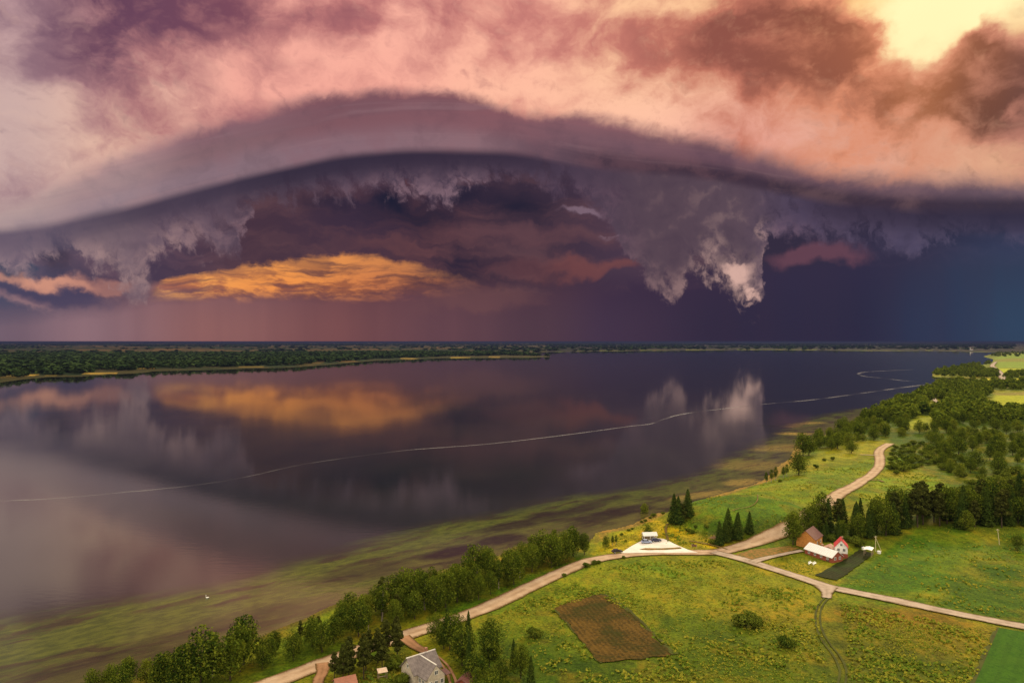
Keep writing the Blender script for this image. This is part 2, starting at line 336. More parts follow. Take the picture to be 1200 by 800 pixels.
# polar grid, finer where the camera's side of the country lies
ang = np.concatenate([np.linspace(-180, -42, 40, endpoint=False), np.linspace(-42, 42, 760, endpoint=False), np.linspace(42, 180, 40, endpoint=False)])
pyr = np.concatenate([np.array([3200., 1700, 1100]), np.linspace(860, 470, 285, endpoint=False), np.linspace(470, 401.0, 115)])
rad = HC*F/(pyr-HZ); rad = np.concatenate([rad, [90000., 140000.]])
A, R_ = np.meshgrid(np.radians(ang), rad, indexing='ij')
gx = (R_*np.sin(A)).ravel(); gy = (R_*np.cos(A)).ravel()
na, nr = len(ang), len(rad)
idx = np.arange(na*nr).reshape(na, nr); nx = np.roll(idx, -1, axis=0)
quads = np.stack([idx[:, :-1], nx[:, :-1], nx[:, 1:], idx[:, 1:]], -1).reshape(-1, 4)
gz = hgt(gx, gy); gsd = shore_sd(gx, gy)
front = gy > 20
ppx = np.where(front, 600+F*gx/np.where(front, gy, 1), -9999); ppy = np.where(front, HZ+F*(HC-gz)/np.where(front, gy, 1), 9999)

ALB = .74
def C3(r, g, b, k=1.0): return np.array([lin(r), lin(g), lin(b)])*ALB*k
def worldpoly(pts): return [g(*p)[:2] for p in pts]
col = np.tile(C3(116, 130, 44), (len(gx), 1))
def blend(w, c):
    global col
    w = np.clip(w, 0, 1)[:, None]; col = col*(1-w) + c*w
def patch(px, py, rx, ry, c, a=1.0, seed=0):
    """soft-edged patch of a different plant cover round the ground point seen at (px,py), radii in metres"""
    x0, y0, _ = g(px, py); q = np.hypot((gx-x0)/rx, (gy-y0)/ry) + (fbm(gx/9, gy/9, seed+40)-.5)*.9
    blend(a*np.clip(1.35-q, 0, 1), c)
def area(pts, c, a=1.0, soft=3.0, jit=2.0, seed=0):
    sd = poly_sd(worldpoly(pts), gx, gy) + (fbm(gx/8, gy/8, seed+70)-.5)*2*jit
    blend(a*np.clip(sd/soft+.5, 0, 1), c)
big = fbm(gx/60, gy/60, 31, 4); mid_ = fbm(gx/14, gy/14, 32, 4)
blend((big-.45)*3.0, C3(150, 142, 52)); blend((.48-big)*3.0, C3(78, 100, 32)); blend((mid_-.52)*3.0, C3(148, 122, 56)*.9)
# far side of the lake: dull fields in long strips
farm = (gy > 1700) & (poly_sd(FAR, gx, gy) > 0)
st = fbm(gx/420+gy/2500, gy/170, 61, 3); st2 = fbm(gx/700, gy/900, 62, 3)
fc = C3(46, 54, 46)[None]*(1-st[:, None]) + C3(84, 72, 62)[None]*st[:, None]
fc = np.where((st2 > .53)[:, None], C3(112, 86, 72)[None], fc); fc = np.where((st < .42)[:, None], C3(40, 56, 46)[None], fc)
farm = (gy > 1300) & (poly_sd(FAR, gx, gy) > -60)
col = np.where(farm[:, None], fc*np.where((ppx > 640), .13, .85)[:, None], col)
# near land, by place
area([(640,690),(700,655),(860,652),(960,690),(955,740),(900,760),(820,740),(800,700)], C3(140,140,48), .5, 12, 8, 1)
area([(560,740),(640,690),(760,658),(860,656),(960,692),(965,760),(940,820),(560,820)], C3(128,130,44), .4, 20, 10, 2)
patch(800, 682, 20, 16, C3(84,118,34), .8, 3); patch(905,705,14,16, C3(160,146,56), .7, 4); patch(885,690,10,22, C3(96,122,40), .5, 5)
patch(740, 668, 26, 12, C3(98,128,38), .8, 6); patch(670,690,22,22, C3(134,142,44), .6, 7); patch(920,725,18,14, C3(164,134,62), .6, 8)
patch(630, 780, 22, 24, C3(70,94,28), .9, 9); patch(760,740,20,20, C3(112,124,36), .6, 10); patch(720,788,46,9, C3(64,84,26), .8, 11); patch(860,760,28,22, C3(96,106,36), .7, 12); patch(800, 800, 20, 10, C3(108,116,36), .6, 13)
patch(930, 770, 26, 22, C3(92,104,36), .8, 14)
area([(975,703),(1050,712),(1168,738),(1138,815),(985,815),(990,770),(965,740)], C3(110,104,44), .85, 6, 4, 15)
patch(1050,722,18,9, C3(156,110,60), .7, 16); patch(1120,748,14,12, C3(150,112,62), .6, 17); patch(1060,760,20,20, C3(92,96,38), .6, 18); patch(1020,780,14,14,C3(96,100,38),.6,19)
area([(978,688),(1030,650),(1082,614),(1135,618),(1158,640),(1110,690),(1085,712)], C3(84,118,32), .95, 3, 2, 20)
area([(1085,712),(1110,690),(1158,640),(1185,612),(1230,612),(1230,745)], C3(74,104,34), .9, 4, 3, 21)
patch(1105,628,10,9, C3(150,152,46), .8, 22); patch(1130,628,14,8, C3(128,128,48), .7, 23); patch(1075,697,10,6, C3(150,136,50), .8, 24); patch(1180,672,22,7, C3(60,88,28), .8, 25); patch(1160,650,18,10, C3(92,120,36), .7, 26)
area([(1135,616),(1160,611),(1230,611),(1230,625),(1150,626)], C3(120,126,48), .7, 3, 2, 27)
area([(860,655),(895,650),(940,632),(1000,640),(950,682)], C3(146,142,48), .9, 3, 2, 28)
patch(935,668,16,8, C3(176,150,56), .7, 29)
area([(870,650),(930,627),(958,632),(938,642),(900,652)], C3(132,142,46), .8, 3, 2, 30)
# bright yellow-green bank by the car park and shore
area([(690,650),(705,640),(722,628),(765,606),(790,602),(815,612),(850,632),(862,642),(800,640),(780,632),(752,633),(730,645)], C3(204,174,46), .95, 4, 2, 31)
area([(690,655),(702,636),(735,617),(760,610),(740,632),(715,648)], C3(164,160,48), .6, 4, 3, 33)
patch(835,628,14,8, C3(170,136,60), .7, 34); patch(820,618,7,7, C3(110,124,44), .7, 35)
area([(800,600),(830,588),(905,562),(935,556),(1028,535),(1030,552),(1010,566),(985,584),(930,612),(900,600),(860,583),(835,590)], C3(126,142,42), .9, 5, 4, 36)
mq = np.hypot(gx-MOUND[0], gy-MOUND[1]); blend(np.clip((40-mq)/6, 0, 1)*.95, C3(92,122,34)); blend(np.clip((34-mq)/5, 0, 1)*np.clip((mq-25)/4, 0, 1)*.7, C3(64,92,26))
area([(812,622),(850,634),(900,628),(925,612),(905,606),(870,622)], C3(92,96,36), .8, 4, 3, 37)
area([(1036,530),(1045,515),(1000,512),(960,530),(930,555),(1000,545)], C3(164,156,50), .7, 5, 3, 38)
area([(1000,590),(1035,548),(1045,530),(1090,545),(1135,558),(1122,572),(1080,584)], C3(120,146,44), .9, 4, 3, 39)
patch(1050,556,30,12, C3(156,142,54), .7, 40); patch(1095,545,16,20, C3(128,138,60), .6, 41); patch(1020,574,10,30, C3(148,146,48), .6, 42); patch(1130, 585, 20, 20, C3(116,142,40), .7, 43)
WOODS = C3(78, 98, 32)
area([(1095,560),(1150,585),(1230,592),(1230,465),(1150,470),(1110,450),(1060,475),(1020,492),(985,506),(950,520),(1040,515),(1045,530)], WOODS, .93, 6, 3, 44)
area([(955,632),(1030,628),(1082,614),(1135,618),(1230,612),(1230,588),(1120,590),(1060,592),(965,612)], WOODS, .9, 4, 2, 45)
area([(1058,500),(1078,486),(1096,487),(1098,500),(1080,506)], C3(158,160,54), 1, 6, 2, 46); area([(1080,478),(1096,466),(1112,472),(1102,484)], C3(150,146,54), 1, 6, 2, 47)
area([(1160,478),(1166,462),(1250,461),(1250,482)], C3(176,176,52), 1, 8, 3, 48); area([(1166,463),(1166,461),(1250,459),(1250,463)], C3(150,130,100), .8, 5, 2, 49)
area([(1140,448),(1152,443.5),(1250,443.5),(1250,448)], C3(190,180,48), 1, 10, 3, 50); area([(1168,443.5),(1165,431.5),(1250,432),(1250,437),(1178,439)], C3(186,190,52), 1, 10, 3, 51)
area([(1168,431),(1164,419),(1190,414),(1260,414),(1260,431)], C3(140,160,84), 1, 20, 5, 52)
area([(1168,424),(1164,421),(1260,419),(1260,424)], C3(150,140,100), .8, 15, 5, 53)
area([(300,820),(360,800),(470,757),(480,752),(700,660),(690,650),(560,700),(470,735),(380,770),(250,815)], C3(86,116,34), .85, 3, 1.5, 54)
area([(380,800),(474,757),(500,775),(520,812),(380,812)], C3(72,84,30), .8, 4, 3, 55)
mot = fbm(gx/26, gy/22, 131, 4); mot2 = fbm(gx/7, gy/7, 132, 3); lw_ = (gy < 700)
blend(lw_*np.clip((mot-.52)*3.2, 0, .42), C3(158, 142, 54)); blend(lw_*np.clip((.46-mot)*3.6, 0, .45), C3(70, 94, 30)); blend(lw_*np.clip((mot2-.6)*3, 0, .3), C3(146, 116, 54))
# sand of the near shore and bare mud
nearw = (gy < 1500)
blend(nearw*np.clip((7-np.abs(gsd-1))/4, 0, 1)*np.clip((ppx-690)/20, 0, 1)*(ppx < 940), C3(158,124,96))
blend(nearw*np.clip((4-np.abs(gsd-1))/3, 0, 1)*(ppx < 640), C3(110,98,62))
patch(560, 656, 9, 5, C3(168,122,96), 1.2, 56)
# sandy points on the far shore
for (a, b, rx, ry, k) in [(28,440.5,34,30,1.),(118,437.8,34,42,1.),(100,439,14,20,.8),(172,432.5,26,34,.9),(60,440,20,18,.5),(168,436.5,12,10,.5),(300,430.5,60,18,.5),(480,420.5,40,60,.8),(540,419,50,60,.7),(580,418.5,30,50,.7),(8,443,20,20,.5)]:
    x0, y0 = flat(a, b, .5); q = np.hypot((gx-x0)/(rx*1.0), (gy-y0)/ry); blend((q < 1.05)*k*.8, C3(196, 156, 112))
blend(farm*np.clip((30-np.abs(gsd))/20, 0, 1)*.9*(ppx < 1200), C3(66, 62, 50))

blend((np.clip((poly_sd(worldpoly([(978,688),(1030,650),(1082,614),(1135,618),(1158,640),(1110,690),(1085,712)]), gx, gy))/6, 0, 1))*.6, C3(80,114,30))
col = col*np.array([.90, .96, .32])
def mat(name):
    m = bpy.data.materials.new(name); m.use_nodes = True; t = m.node_tree; t.nodes.clear(); n = NT(t); return m, t, n
def surface(n, t, color, rough=.9, spec=.2, bump=None, extra=None):
    b = n.new('ShaderNodeBsdfPrincipled'); n.put(b.inputs['Base Color'], color)
    n.put(b.inputs['Roughness'], rough); n.put(b.inputs['Specular IOR Level'], spec)
    if bump:
        bn = n.new('ShaderNodeBump'); n.put(bn.inputs['Height'], bump[0]); bn.inputs['Strength'].default_value = bump[1]; bn.inputs['Distance'].default_value = bump[2]
        t.links.new(bn.outputs[0], b.inputs['Normal'])
    if extra:
        for k, v in extra.items(): n.put(b.inputs[k], v)
    o = n.new('ShaderNodeOutputMaterial'); t.links.new(b.outputs[0], o.inputs[0]); return b
def ground_mat():
    m, t, n = mat('ground'); a = n.attr('cover'); base = X(n, a.outputs['Color'])
    tc = n.new('ShaderNodeNewGeometry'); p = X(n, tc.outputs['Position'])
    n1 = n.noise(p, .9, 5, .6); n2 = n.noise(p, .12, 5, .6); n3 = n.noise(n.vmath('MULTIPLY', p, (1, .35, 1)), .32, 4, .6)
    n4 = n.noise(p, 1.7, 3, .7)
    v = (n1-.5)*1.5 + (n2-.5)*.9 + (n3-.5)*.9 + (n4-.5)*1.3
    f = n.smooth(v, -.5, .5, .28, 1.7, kind='LINEAR')
    c = n.vmath('MULTIPLY', base, n.xyz(f, f, f))
    c = n.mix(n.smooth(n3 + (n1-.5)*.5, .50, .68, 0, .55), c, n.vmath('MULTIPLY', base, (1.55, 1.05, .95)))
    c = n.mix(n.smooth(n2 + (n4-.5)*.35, .48, .34, 0, .5), c, n.vmath('MULTIPLY', base, (.62, .78, .6)))
    surface(n, t, c, .95, .08, (n1 + n4*.6, .8, .9)); return m
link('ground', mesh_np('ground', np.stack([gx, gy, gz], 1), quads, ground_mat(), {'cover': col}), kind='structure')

# ---------------------------------------------------------------- the lake
OUT = [(-260,760),(0,722),(100,708),(170,698),(250,685),(300,670),(350,655),(400,640),(450,626),(500,613),(560,601),(620,590),(690,577),(750,570),(800,556),(840,540),(870,524),(900,508),(940,492),(985,480)]
SHAL = [flat(a, b) for a, b in OUT] + [flat(1030, 476), flat(1080, 520), flat(1000, 600), flat(800, 640), flat(600, 700), flat(300, 860), (-500, -300), (-700, 60)]
wsel = (gsd < 14); wq = quads[(wsel[quads]).any(1)]
used, inv = np.unique(wq, return_inverse=True); wq = inv.reshape(-1, 4)
wx, wy = gx[used], gy[used]; wsd = poly_sd(SHAL, wx, wy) + (fbm(wx/40, wy/40, 81)-.5)*14
wpx = 600+F*wx/np.where(wy > 20, wy, 1e9)
w_sh = np.clip(wsd/20+.35, 0, 1)**1.3*np.where(wy > 20, 1, 0)
edge = np.clip(wsd/14, 0, 1)*np.clip(1.6-wsd/55, 0, 1)
shore_d = -gsd[used]
near_shore = np.clip(1-shore_d/35, 0, 1)
# dark muddy hollows, and sand banks off the far cove
hollow = np.zeros(len(wx)); sand = np.zeros(len(wx)); weed = np.zeros(len(wx))
def spot(arr, px, py, rx, ry, a=1.0, rot=.72):
    x0, y0 = flat(px, py); c, s = math.cos(rot), math.sin(rot); dx = wx-x0; dy = wy-y0
    q = np.hypot((c*dx+s*dy)/rx, (-s*dx+c*dy)/ry) + (fbm(wx/12, wy/12, 91)-.5)*.8
    np.maximum(arr, a*np.clip((1.3-q)*1.6, 0, 1), out=arr)
for q in [(535,646,16,7),(600,615,20,7,.8),(655,602,30,8,.7),(725,600,28,7,.8),(700,588,26,5,.5),(585,632,14,6,.9),(430,670,20,8,.5),(300,720,22,8,.45),(150,770,26,10,.4),(215,745,16,6,.4)]: spot(hollow, *q)
for q in [(912,499,20,9,.9,0),(933,496.5,18,6,.9,0),(925,508,18,10,.9,0),(955,495,12,5,.7,0),(880,545,30,22,.35,.3),(920,525,30,18,.45,.3),(870,565,14,8,.6,.6),(820,580,20,6,.5,.6)]: spot(sand, *q)
for q in [(235,725,26,5,.9),(330,700,22,4,.8),(60,760,30,5,.8),(480,640,36,3,.8),(560,618,30,3,.7),(120,735,26,5,.6),(400,690,20,5,.7),(640,592,34,3,.6),(350,670,40,3,.9),(250,690,30,4,.6),(460,625,26,2.5,.8)]: spot(weed, *q)
def water_mat():
    m, t, n = mat('lake_water'); a = n.attr('bed'); sh, edg, hol = n.sep(X(n, a.outputs['Color']))
    a2 = n.attr('bed2'); san, wee, nsh = n.sep(X(n, a2.outputs['Color']))
    ge = n.new('ShaderNodeNewGeometry'); p = X(n, ge.outputs['Position'])
    c, s = math.cos(.72), math.sin(.72); px_, py_, _ = n.sep(p)
    u = px_*c + py_*s; v = py_*c - px_*s
    wv = n.noise(n.xyz(u/30.0, v/14.0), 1.0, 5, .6, color=True); r_, g_, b_ = n.sep(wv)
    q = n.xyz(u/26.0 + (r_-.5)*1.2, v/7.5 + (g_-.5)*1.6)
    al = n.noise(q, 1.0, 8, .62); al2 = n.noise(n.xyz(u/5.0 + r_*2.0, v/2.4 + g_*2.0), 1.0, 4, .6)
    deep = n.mix(n.smooth(n.noise(p, .01, 3, .5), .3, .7), (.010, .012, .010, 1), (.014, .016, .012, 1))
    brown = n.mix(n.smooth(al2, .3, .7), S(86, 76, 44, .50), S(66, 60, 38, .42))
    green = n.mix(n.smooth(al2, .3, .7), S(118, 124, 46, .46), S(88, 98, 40, .42))
    bed = n.mix(n.smooth(al + (al2-.5)*.35 + edg*.10 + wee*.28, .47, .66), brown, green)
    bed = n.mix(nsh*n.smooth(al, .35, .6, 0, .6), bed, S(128, 110, 66, .5))
    bed = n.mix(hol*n.smooth(al2, .2, .5, .5, 1), bed, S(56, 42, 38, .42))
    bed = n.mix(san*n.smooth(al2, .25, .6), bed, S(190, 158, 84, .62))
    cc = n.mix(sh, deep, bed)
    fr = n.new('ShaderNodeFresnel'); fr.inputs['IOR'].default_value = 1.36
    lw = X(n, fr.outputs[0]); fac = n.math('POWER', lw, .80, clamp=True)
    fac = fac*(1.0 - sh*.42 - san*.2)
    bu = n.new('ShaderNodeBump'); rip = n.noise(n.vmath('MULTIPLY', p, (.35, .9, 1)), .5, 3, .55)
    n.put(bu.inputs['Height'], rip); n.put(bu.inputs['Strength'], n.smooth(py_, 250, 1200, .12, .0)); bu.inputs['Distance'].default_value = .12
    gl = n.new('ShaderNodeBsdfGlossy'); gl.inputs['Color'].default_value = (.95, .97, .95, 1)
    patchy = n.noise(n.vmath('MULTIPLY', p, (1, .6, 1)), .006, 4, .55)
    n.put(gl.inputs['Roughness'], n.smooth(patchy, .35, .65, .04, .09)*n.smooth(py_, 350, 1400, 1.0, 0.0) + n.smooth(py_, 350, 1400, 0.0, .045)); t.links.new(bu.outputs[0], gl.inputs['Normal'])
    df = n.new('ShaderNodeBsdfDiffuse'); n.put(df.inputs[0], cc)
    mx = n.new('ShaderNodeMixShader'); n.put(mx.inputs[0], fac); t.links.new(df.outputs[0], mx.inputs[1]); t.links.new(gl.outputs[0], mx.inputs[2])
    o = n.new('ShaderNodeOutputMaterial'); t.links.new(mx.outputs[0], o.inputs[0]); return m
link('lake_water', mesh_np('lake_water', np.stack([wx, wy, np.zeros(len(wx))], 1), wq, water_mat(),
     {'bed': np.stack([w_sh, edge, hollow], 1), 'bed2': np.stack([sand, weed, near_shore], 1)}), kind='structure')

# ---------------------------------------------------------------- ribbons and sheets draped on the ground
def smooth_line(P, step):
    P = np.asarray(P, float); out = []
    for i in range(len(P)-1):
        p0 = P[max(i-1, 0)]; p1 = P[i]; p2 = P[i+1]; p3 = P[min(i+2, len(P)-1)]
        k = max(2, int(np.linalg.norm(p2-p1)/step))
        for j in range(k):
            s = j/k; out.append(.5*((2*p1)+(p2-p0)*s+(2*p0-5*p1+4*p2-p3)*s*s+(3*p1-p0-3*p2+p3)*s**3))
    out.append(P[-1]); return np.array(out)
def ribbon(name, pts, width, m, lift=.12, step=2.0, jag=.5, on_water=False, segs=6, seed=0, **kw):
    W = [flat(*p) if on_water else g(*p)[:2] for p in pts]
    L = smooth_line(W, step); tang = np.gradient(L, axis=0); tang /= np.linalg.norm(tang, axis=1)[:, None]+1e-9
    nrm = np.stack([tang[:, 1], -tang[:, 0]], 1); N = len(L)
    wd = np.interp(np.linspace(0, 1, N), np.linspace(0, 1, len(width)), width) if isinstance(width, (list, tuple)) else np.full(N, width)
    V = []; uv = []
    for k in range(segs+1):
        s = k/segs-.5; e = 1.0
        off = s*wd
        if k in (0, segs): off = off + np.sign(s)*(fbm(L[:, 0]/3.1+k, L[:, 1]/3.1, 5+seed)-.5)*2*jag
        q = L + nrm*off[:, None]; z = np.zeros(N) if on_water else hgt(q[:, 0], q[:, 1])
        dist = np.hypot(q[:, 0], q[:, 1]); V.append(np.column_stack([q, z+lift+dist*.0005*(not on_water)]))
        uv.append(np.column_stack([np.full(N, k/segs), np.full(N, .5), np.full(N, .5)]))
    V = np.array(V).transpose(1, 0, 2).reshape(-1, 3); uv = np.array(uv).transpose(1, 0, 2).reshape(-1, 3)
    i = np.arange(N-1)[:, None]*(segs+1) + np.arange(segs)[None]
    q = np.stack([i, i+1, i+segs+2, i+segs+1], -1).reshape(-1, 4)
    return link(name, mesh_np(name, V, q, m, {'across': uv}), **kw)
def sheet(name, pts, m, lift=.14, cell=3.0, ragged=0.0, **kw):
    W = np.array([g(*p)[:2] for p in pts]); B = []
    for i in range(len(W)):
        a, b = W[i], W[(i+1) % len(W)]; k = max(1, int(np.linalg.norm(b-a)/cell))
        for j in range(k): B.append(a+(b-a)*j/k)
    B = np.array(B); nb = len(B)
    if ragged: B = B + np.stack([fbm(B[:, 0]/3.3, B[:, 1]/3.3, 51)-.5, fbm(B[:, 0]/3.3, B[:, 1]/3.3, 57)-.5], 1)*2*ragged
    X0, Y0 = B.min(0); X1, Y1 = B.max(0)
    xs, ys = np.meshgrid(np.arange(X0, X1, cell)+.3, np.arange(Y0, Y1, cell)+.3); xs = xs.ravel(); ys = ys.ravel()
    ins = poly_sd(B, xs, ys) > cell*.4; allp = np.vstack([B, np.column_stack([xs[ins], ys[ins]])])
    r = delaunay_2d_cdt([Vector(p) for p in allp], [], [list(range(nb))], 1, 1e-4)
    v2 = np.array([list(v) for v in r[0]]); z = hgt(v2[:, 0], v2[:, 1])+lift+np.hypot(v2[:, 0], v2[:, 1])*.0005
    tri = np.array([f for f in r[2] if len(f) == 3])
    a, b, c = v2[tri[:, 0]], v2[tri[:, 1]], v2[tri[:, 2]]
    cr = (b[:, 0]-a[:, 0])*(c[:, 1]-a[:, 1])-(b[:, 1]-a[:, 1])*(c[:, 0]-a[:, 0]); tri[cr < 0] = tri[cr < 0][:, ::-1]
    return link(name, mesh_np(name, np.column_stack([v2, z]), tri, m, {'across': np.full((len(v2), 3), .36)}), **kw)
def road_mat(name, c1, c2, verge, rut=.5):
    m, t, n = mat(name); ge = n.new('ShaderNodeNewGeometry'); p = X(n, ge.outputs['Position'])
    a = n.attr('across'); s, _, _ = n.sep(X(n, a.outputs['Color']))
    n1 = n.noise(p, .25, 5, .6); n2 = n.noise(p, 2.2, 3, .6)
    c = n.mix(n.smooth(n1, .3, .7), c1, c2)
    c = n.mix(n.smooth(n2, .35, .7, 0, .3), c, n.vmath('MULTIPLY', c, (.72, .7, .68)))
    d = n.math('ABSOLUTE', n.math('ABSOLUTE', s-.5)-.2)
    c = n.mix(n.smooth(d, .10, .0, 0, rut), c, n.vmath('MULTIPLY', c, (1.2, 1.2, 1.2)))
    e = n.math('ABSOLUTE', s-.5) + (n2-.5)*.26 + (n1-.5)*.14
    cen = n.math('ABSOLUTE', s-.5) + (n2-.5)*.18
    c = n.mix(n.smooth(cen, .10, .0, 0, .5)*n.smooth(n1, .35, .6), c, n.mix(.5, c, verge))
    c = n.mix(n.smooth(e, .32, .48), c, verge)
    surface(n, t, c, .95, .1, (n2, .3, .1)); return m
M_dirt = road_mat('pink_gravel', S(214,184,156,.66), S(196,162,132,.62), S(128,100,56,.55))
M_dirt2 = road_mat('orange_dirt', S(196,148,112,.6), S(170,124,90,.58), S(120,90,50,.55))
M_grav = road_mat('pale_gravel', S(208,186,168,.66), S(186,164,146,.62), S(122,100,60,.55))
M_yard = road_mat('white_gravel', S(232,224,216,.9), S(216,206,198,.85), S(200,176,150,.7))
M_track = road_mat('worn_track', S(160,124,70,.55), S(128,108,54,.5), S(96,110,40,.55), .2)
M_rut = road_mat('mown_track', S(108,112,44,.52), S(84,94,34,.52), S(104,114,40,.55), .0)
M_rutd = road_mat('wheel_rut', S(74,74,30,.6), S(90,94,36,.6), S(96,104,38,.55), .0)
ribbon('dirt_road', [(250,826),(300,807),(345,790),(385,775),(430,759),(476,744),(520,730),(560,716),(600,698),(640,679),(683,660),(720,652),(760,648),(800,647.5),(840,647),(866,641),(898,630),(925,619),(948,606),(967,592),(997,572),(1011,563),(1022,556),(1030,547),(1031,538),(1030,530),(1034,525),(1043,520)], [7,7,7,7,7,7.5,8,8.5,8,7,6.5,6.5,7,7,7], M_dirt, .12, 2, kind='structure')
ribbon('gravel_road', [(836,647),(868,655),(900,665),(935,676),(968,687),(1000,694),(1040,702),(1100,715),(1160,727),(1260,745)], 5.6, M_grav, .16, 2, seed=3, kind='structure')
ribbon('farm_lane', [(882,659),(893,655.5),(908,652),(924,648.5),(940,645.5)], [4,2.6,2.4], M_grav, .2, 1.5, .3, segs=4, seed=4, kind='structure')
ribbon('field_entrance', [(968,688),(969,694),(968.7,701)], [8,3.5,3], M_grav, .2, 1, .3, segs=4, seed=5, kind='structure')
for sgn in (-1, 1):
    L = [(968.7,701),(962,709),(959,717),(958.5,726),(960,736),(964,746),(969.5,755),(976,763),(981,770),(985.5,778),(988,786),(987.5,794),(985,806),(980,822)]
    ribbon('wheel_track', [(a+sgn*(2.2+(b-700)*.020), b) for a, b in L], .55, M_rutd, .14, 1.5, .2, segs=4, seed=6+sgn, kind='structure')
ribbon('house_drive', [(471,747),(480,753),(487,758),(500,765)], [5,3.4,2.6], M_dirt2, .2, .6, .3, segs=4, seed=8, kind='structure')
for sgn in (-1, 1):
    ribbon('drive_track', [(496+sgn*3,762),(508+sgn*3,768),(519+sgn*3,777),(526+sgn*3,787),(530+sgn*3.5,797),(533+sgn*3.5,812),(535+sgn*4,830)], .7, M_dirt2, .16, 1, .12, segs=4, seed=9+sgn, kind='structure')
ribbon('dirt_turnout', [(378,777),(378,786),(374,797),(368,815)], [3.6,2.8,2.2], M_dirt2, .18, 1, .4, segs=4, seed=10, kind='structure')
ribbon('side_track', [(1021,563),(1030,563),(1035,565)], 2, M_track, .2, 1, .2, segs=4, kind='structure')
ribbon('side_track', [(1008,533),(1018,533.5),(1030,534)], 2.2, M_grav, .2, 1, .2, segs=4, kind='structure')
ribbon('forest_lane', [(1120,480),(1106,475.5),(1098,471),(1094,466.5)], [5,6,6,5], M_grav, .3, 4, .4, segs=4, kind='structure')
ribbon('forest_lane', [(1093,506),(1097,498),(1098.5,491),(1099,485)], 3.5, M_grav, .3, 4, .4, segs=4, kind='structure')
ribbon('distant_road', [(1180,447.5),(1174,442),(1172.5,438),(1168,433.5),(1163,430),(1164,427),(1167,424.5)], [18,14,14,14,12], M_grav, .6, 15, 1, segs=4, kind='structure')
ribbon('fort_path', [(858,599),(866,596.5),(876,595),(884,591.5),(888,587),(886,583),(878,580.5)], .5, M_track, .25, 1, .1, segs=4, kind='structure')
ribbon('foot_path', [(783,634),(781,626),(780,620),(782,614)], 1.2, M_track, .2, 1, .2, segs=4, kind='structure')
ribbon('foot_path', [(808,634),(820,636),(838,640),(852,644)], 1.2, M_track, .2, 1, .2, segs=4, kind='structure')
sheet('car_park', [(727,648.5),(738,641.5),(749,635.5),(757,633),(770,631),(778,632),(784,634.5),(795,640),(806,644.5),(818,648)], M_yard, .2, 3, kind='structure')
def verge_mat():
    m, t, n = mat('dry_verge'); ge = n.new('ShaderNodeNewGeometry'); p = X(n, ge.outputs['Position']); n1 = n.noise(p, .8, 4, .6)
    surface(n, t, n.mix(n.smooth(n1, .4, .6), S(170,124,66,.6), S(120,112,46,.55)), .95, .1); return m
M_verge = verge_mat()
sheet('verge_island', [(749,644.6),(756,643),(775,643.2),(797,642),(799,643.6),(780,644.8),(760,645.2)], M_verge, .3, 2, kind='structure')
sheet('verge_island', [(856,652.5),(868,648),(880,644.5),(925,640),(937,643),(900,652),(886,655.5),(878,657.5)], M_verge, .1, 2, kind='structure')
def field_mat(name, a, b, c3, ang_, period, soft=.4, rowk=.3):
    m, t, n = mat(name); ge = n.new('ShaderNodeNewGeometry'); p = X(n, ge.outputs['Position']); x, y, _ = n.sep(p)
    n1 = n.noise(p, .12, 5, .6); n2 = n.noise(p, 1.4, 4, .65)
    row = n.math('SINE', (x*math.cos(ang_) + y*math.sin(ang_) + (n1-.5)*1.2)*(2*math.pi/period))
    c = n.mix(n.smooth(n2 + (n1-.5)*.8, .36, .64), a, b)
    c = n.mix(n.smooth(n1, .45, .68, 0, .75), c, c3)
    c = n.mix(n.smooth(row + (n2-.5)*2.0, -.3, .7, 0, rowk), c, n.vmath('MULTIPLY', c, (.55, .6, .5)))
    surface(n, t, c, .95, .08, (n2 + row*.3, .5, .3)); return m
def rowang(p, q):
    a = g(*p); b = g(*q); return math.atan2(b[1]-a[1], b[0]-a[0]) + math.pi/2
sheet('bare_field', [(650,713.5),(676,703),(703,697.2),(712,699),(745,724),(789,767.5),(750,772),(705,776.5)], field_mat('bare_soil', S(140,106,40,.40), S(86,68,22,.40), S(82,84,20,.40), rowang((650,714),(705,776)), 1.5), .16, 1.5, 1.6, kind='structure')
ribbon('field_margin', [(703,697),(714,699.5),(746,723.5),(790,767)], 1.2, M_rutd, .12, 1, 1.1, segs=4, seed=31, kind='structure')
ribbon('field_margin', [(649,713.5),(676,743),(704,777)], 1.0, M_rutd, .12, 1, 1.1, segs=4, seed=33, kind='structure')
sheet('crop_field', [(1171,736),(1215,744),(1260,751),(1270,830),(1130,830)], field_mat('green_crop', S(84,134,22,.42), S(62,112,14,.42), S(92,138,26,.42), rowang((1171,736),(1136,812)), 3.2, rowk=.25), .16, 4, kind='structure')
ribbon('field_margin', [(1171,736),(1150,780),(1128,830)], 1.6, M_rutd, .12, 1, 1.0, segs=4, seed=35, kind='structure')
sheet('vegetable_plot', [(955,674.5),(981,680),(1024,648.5),(1008,644.5)], field_mat('plot_soil', S(64,66,26,.5), S(48,52,20,.5), S(64,82,24,.5), rowang((955,674),(1008,645)), 1.2), .16, 1.5, .8, kind='structure')

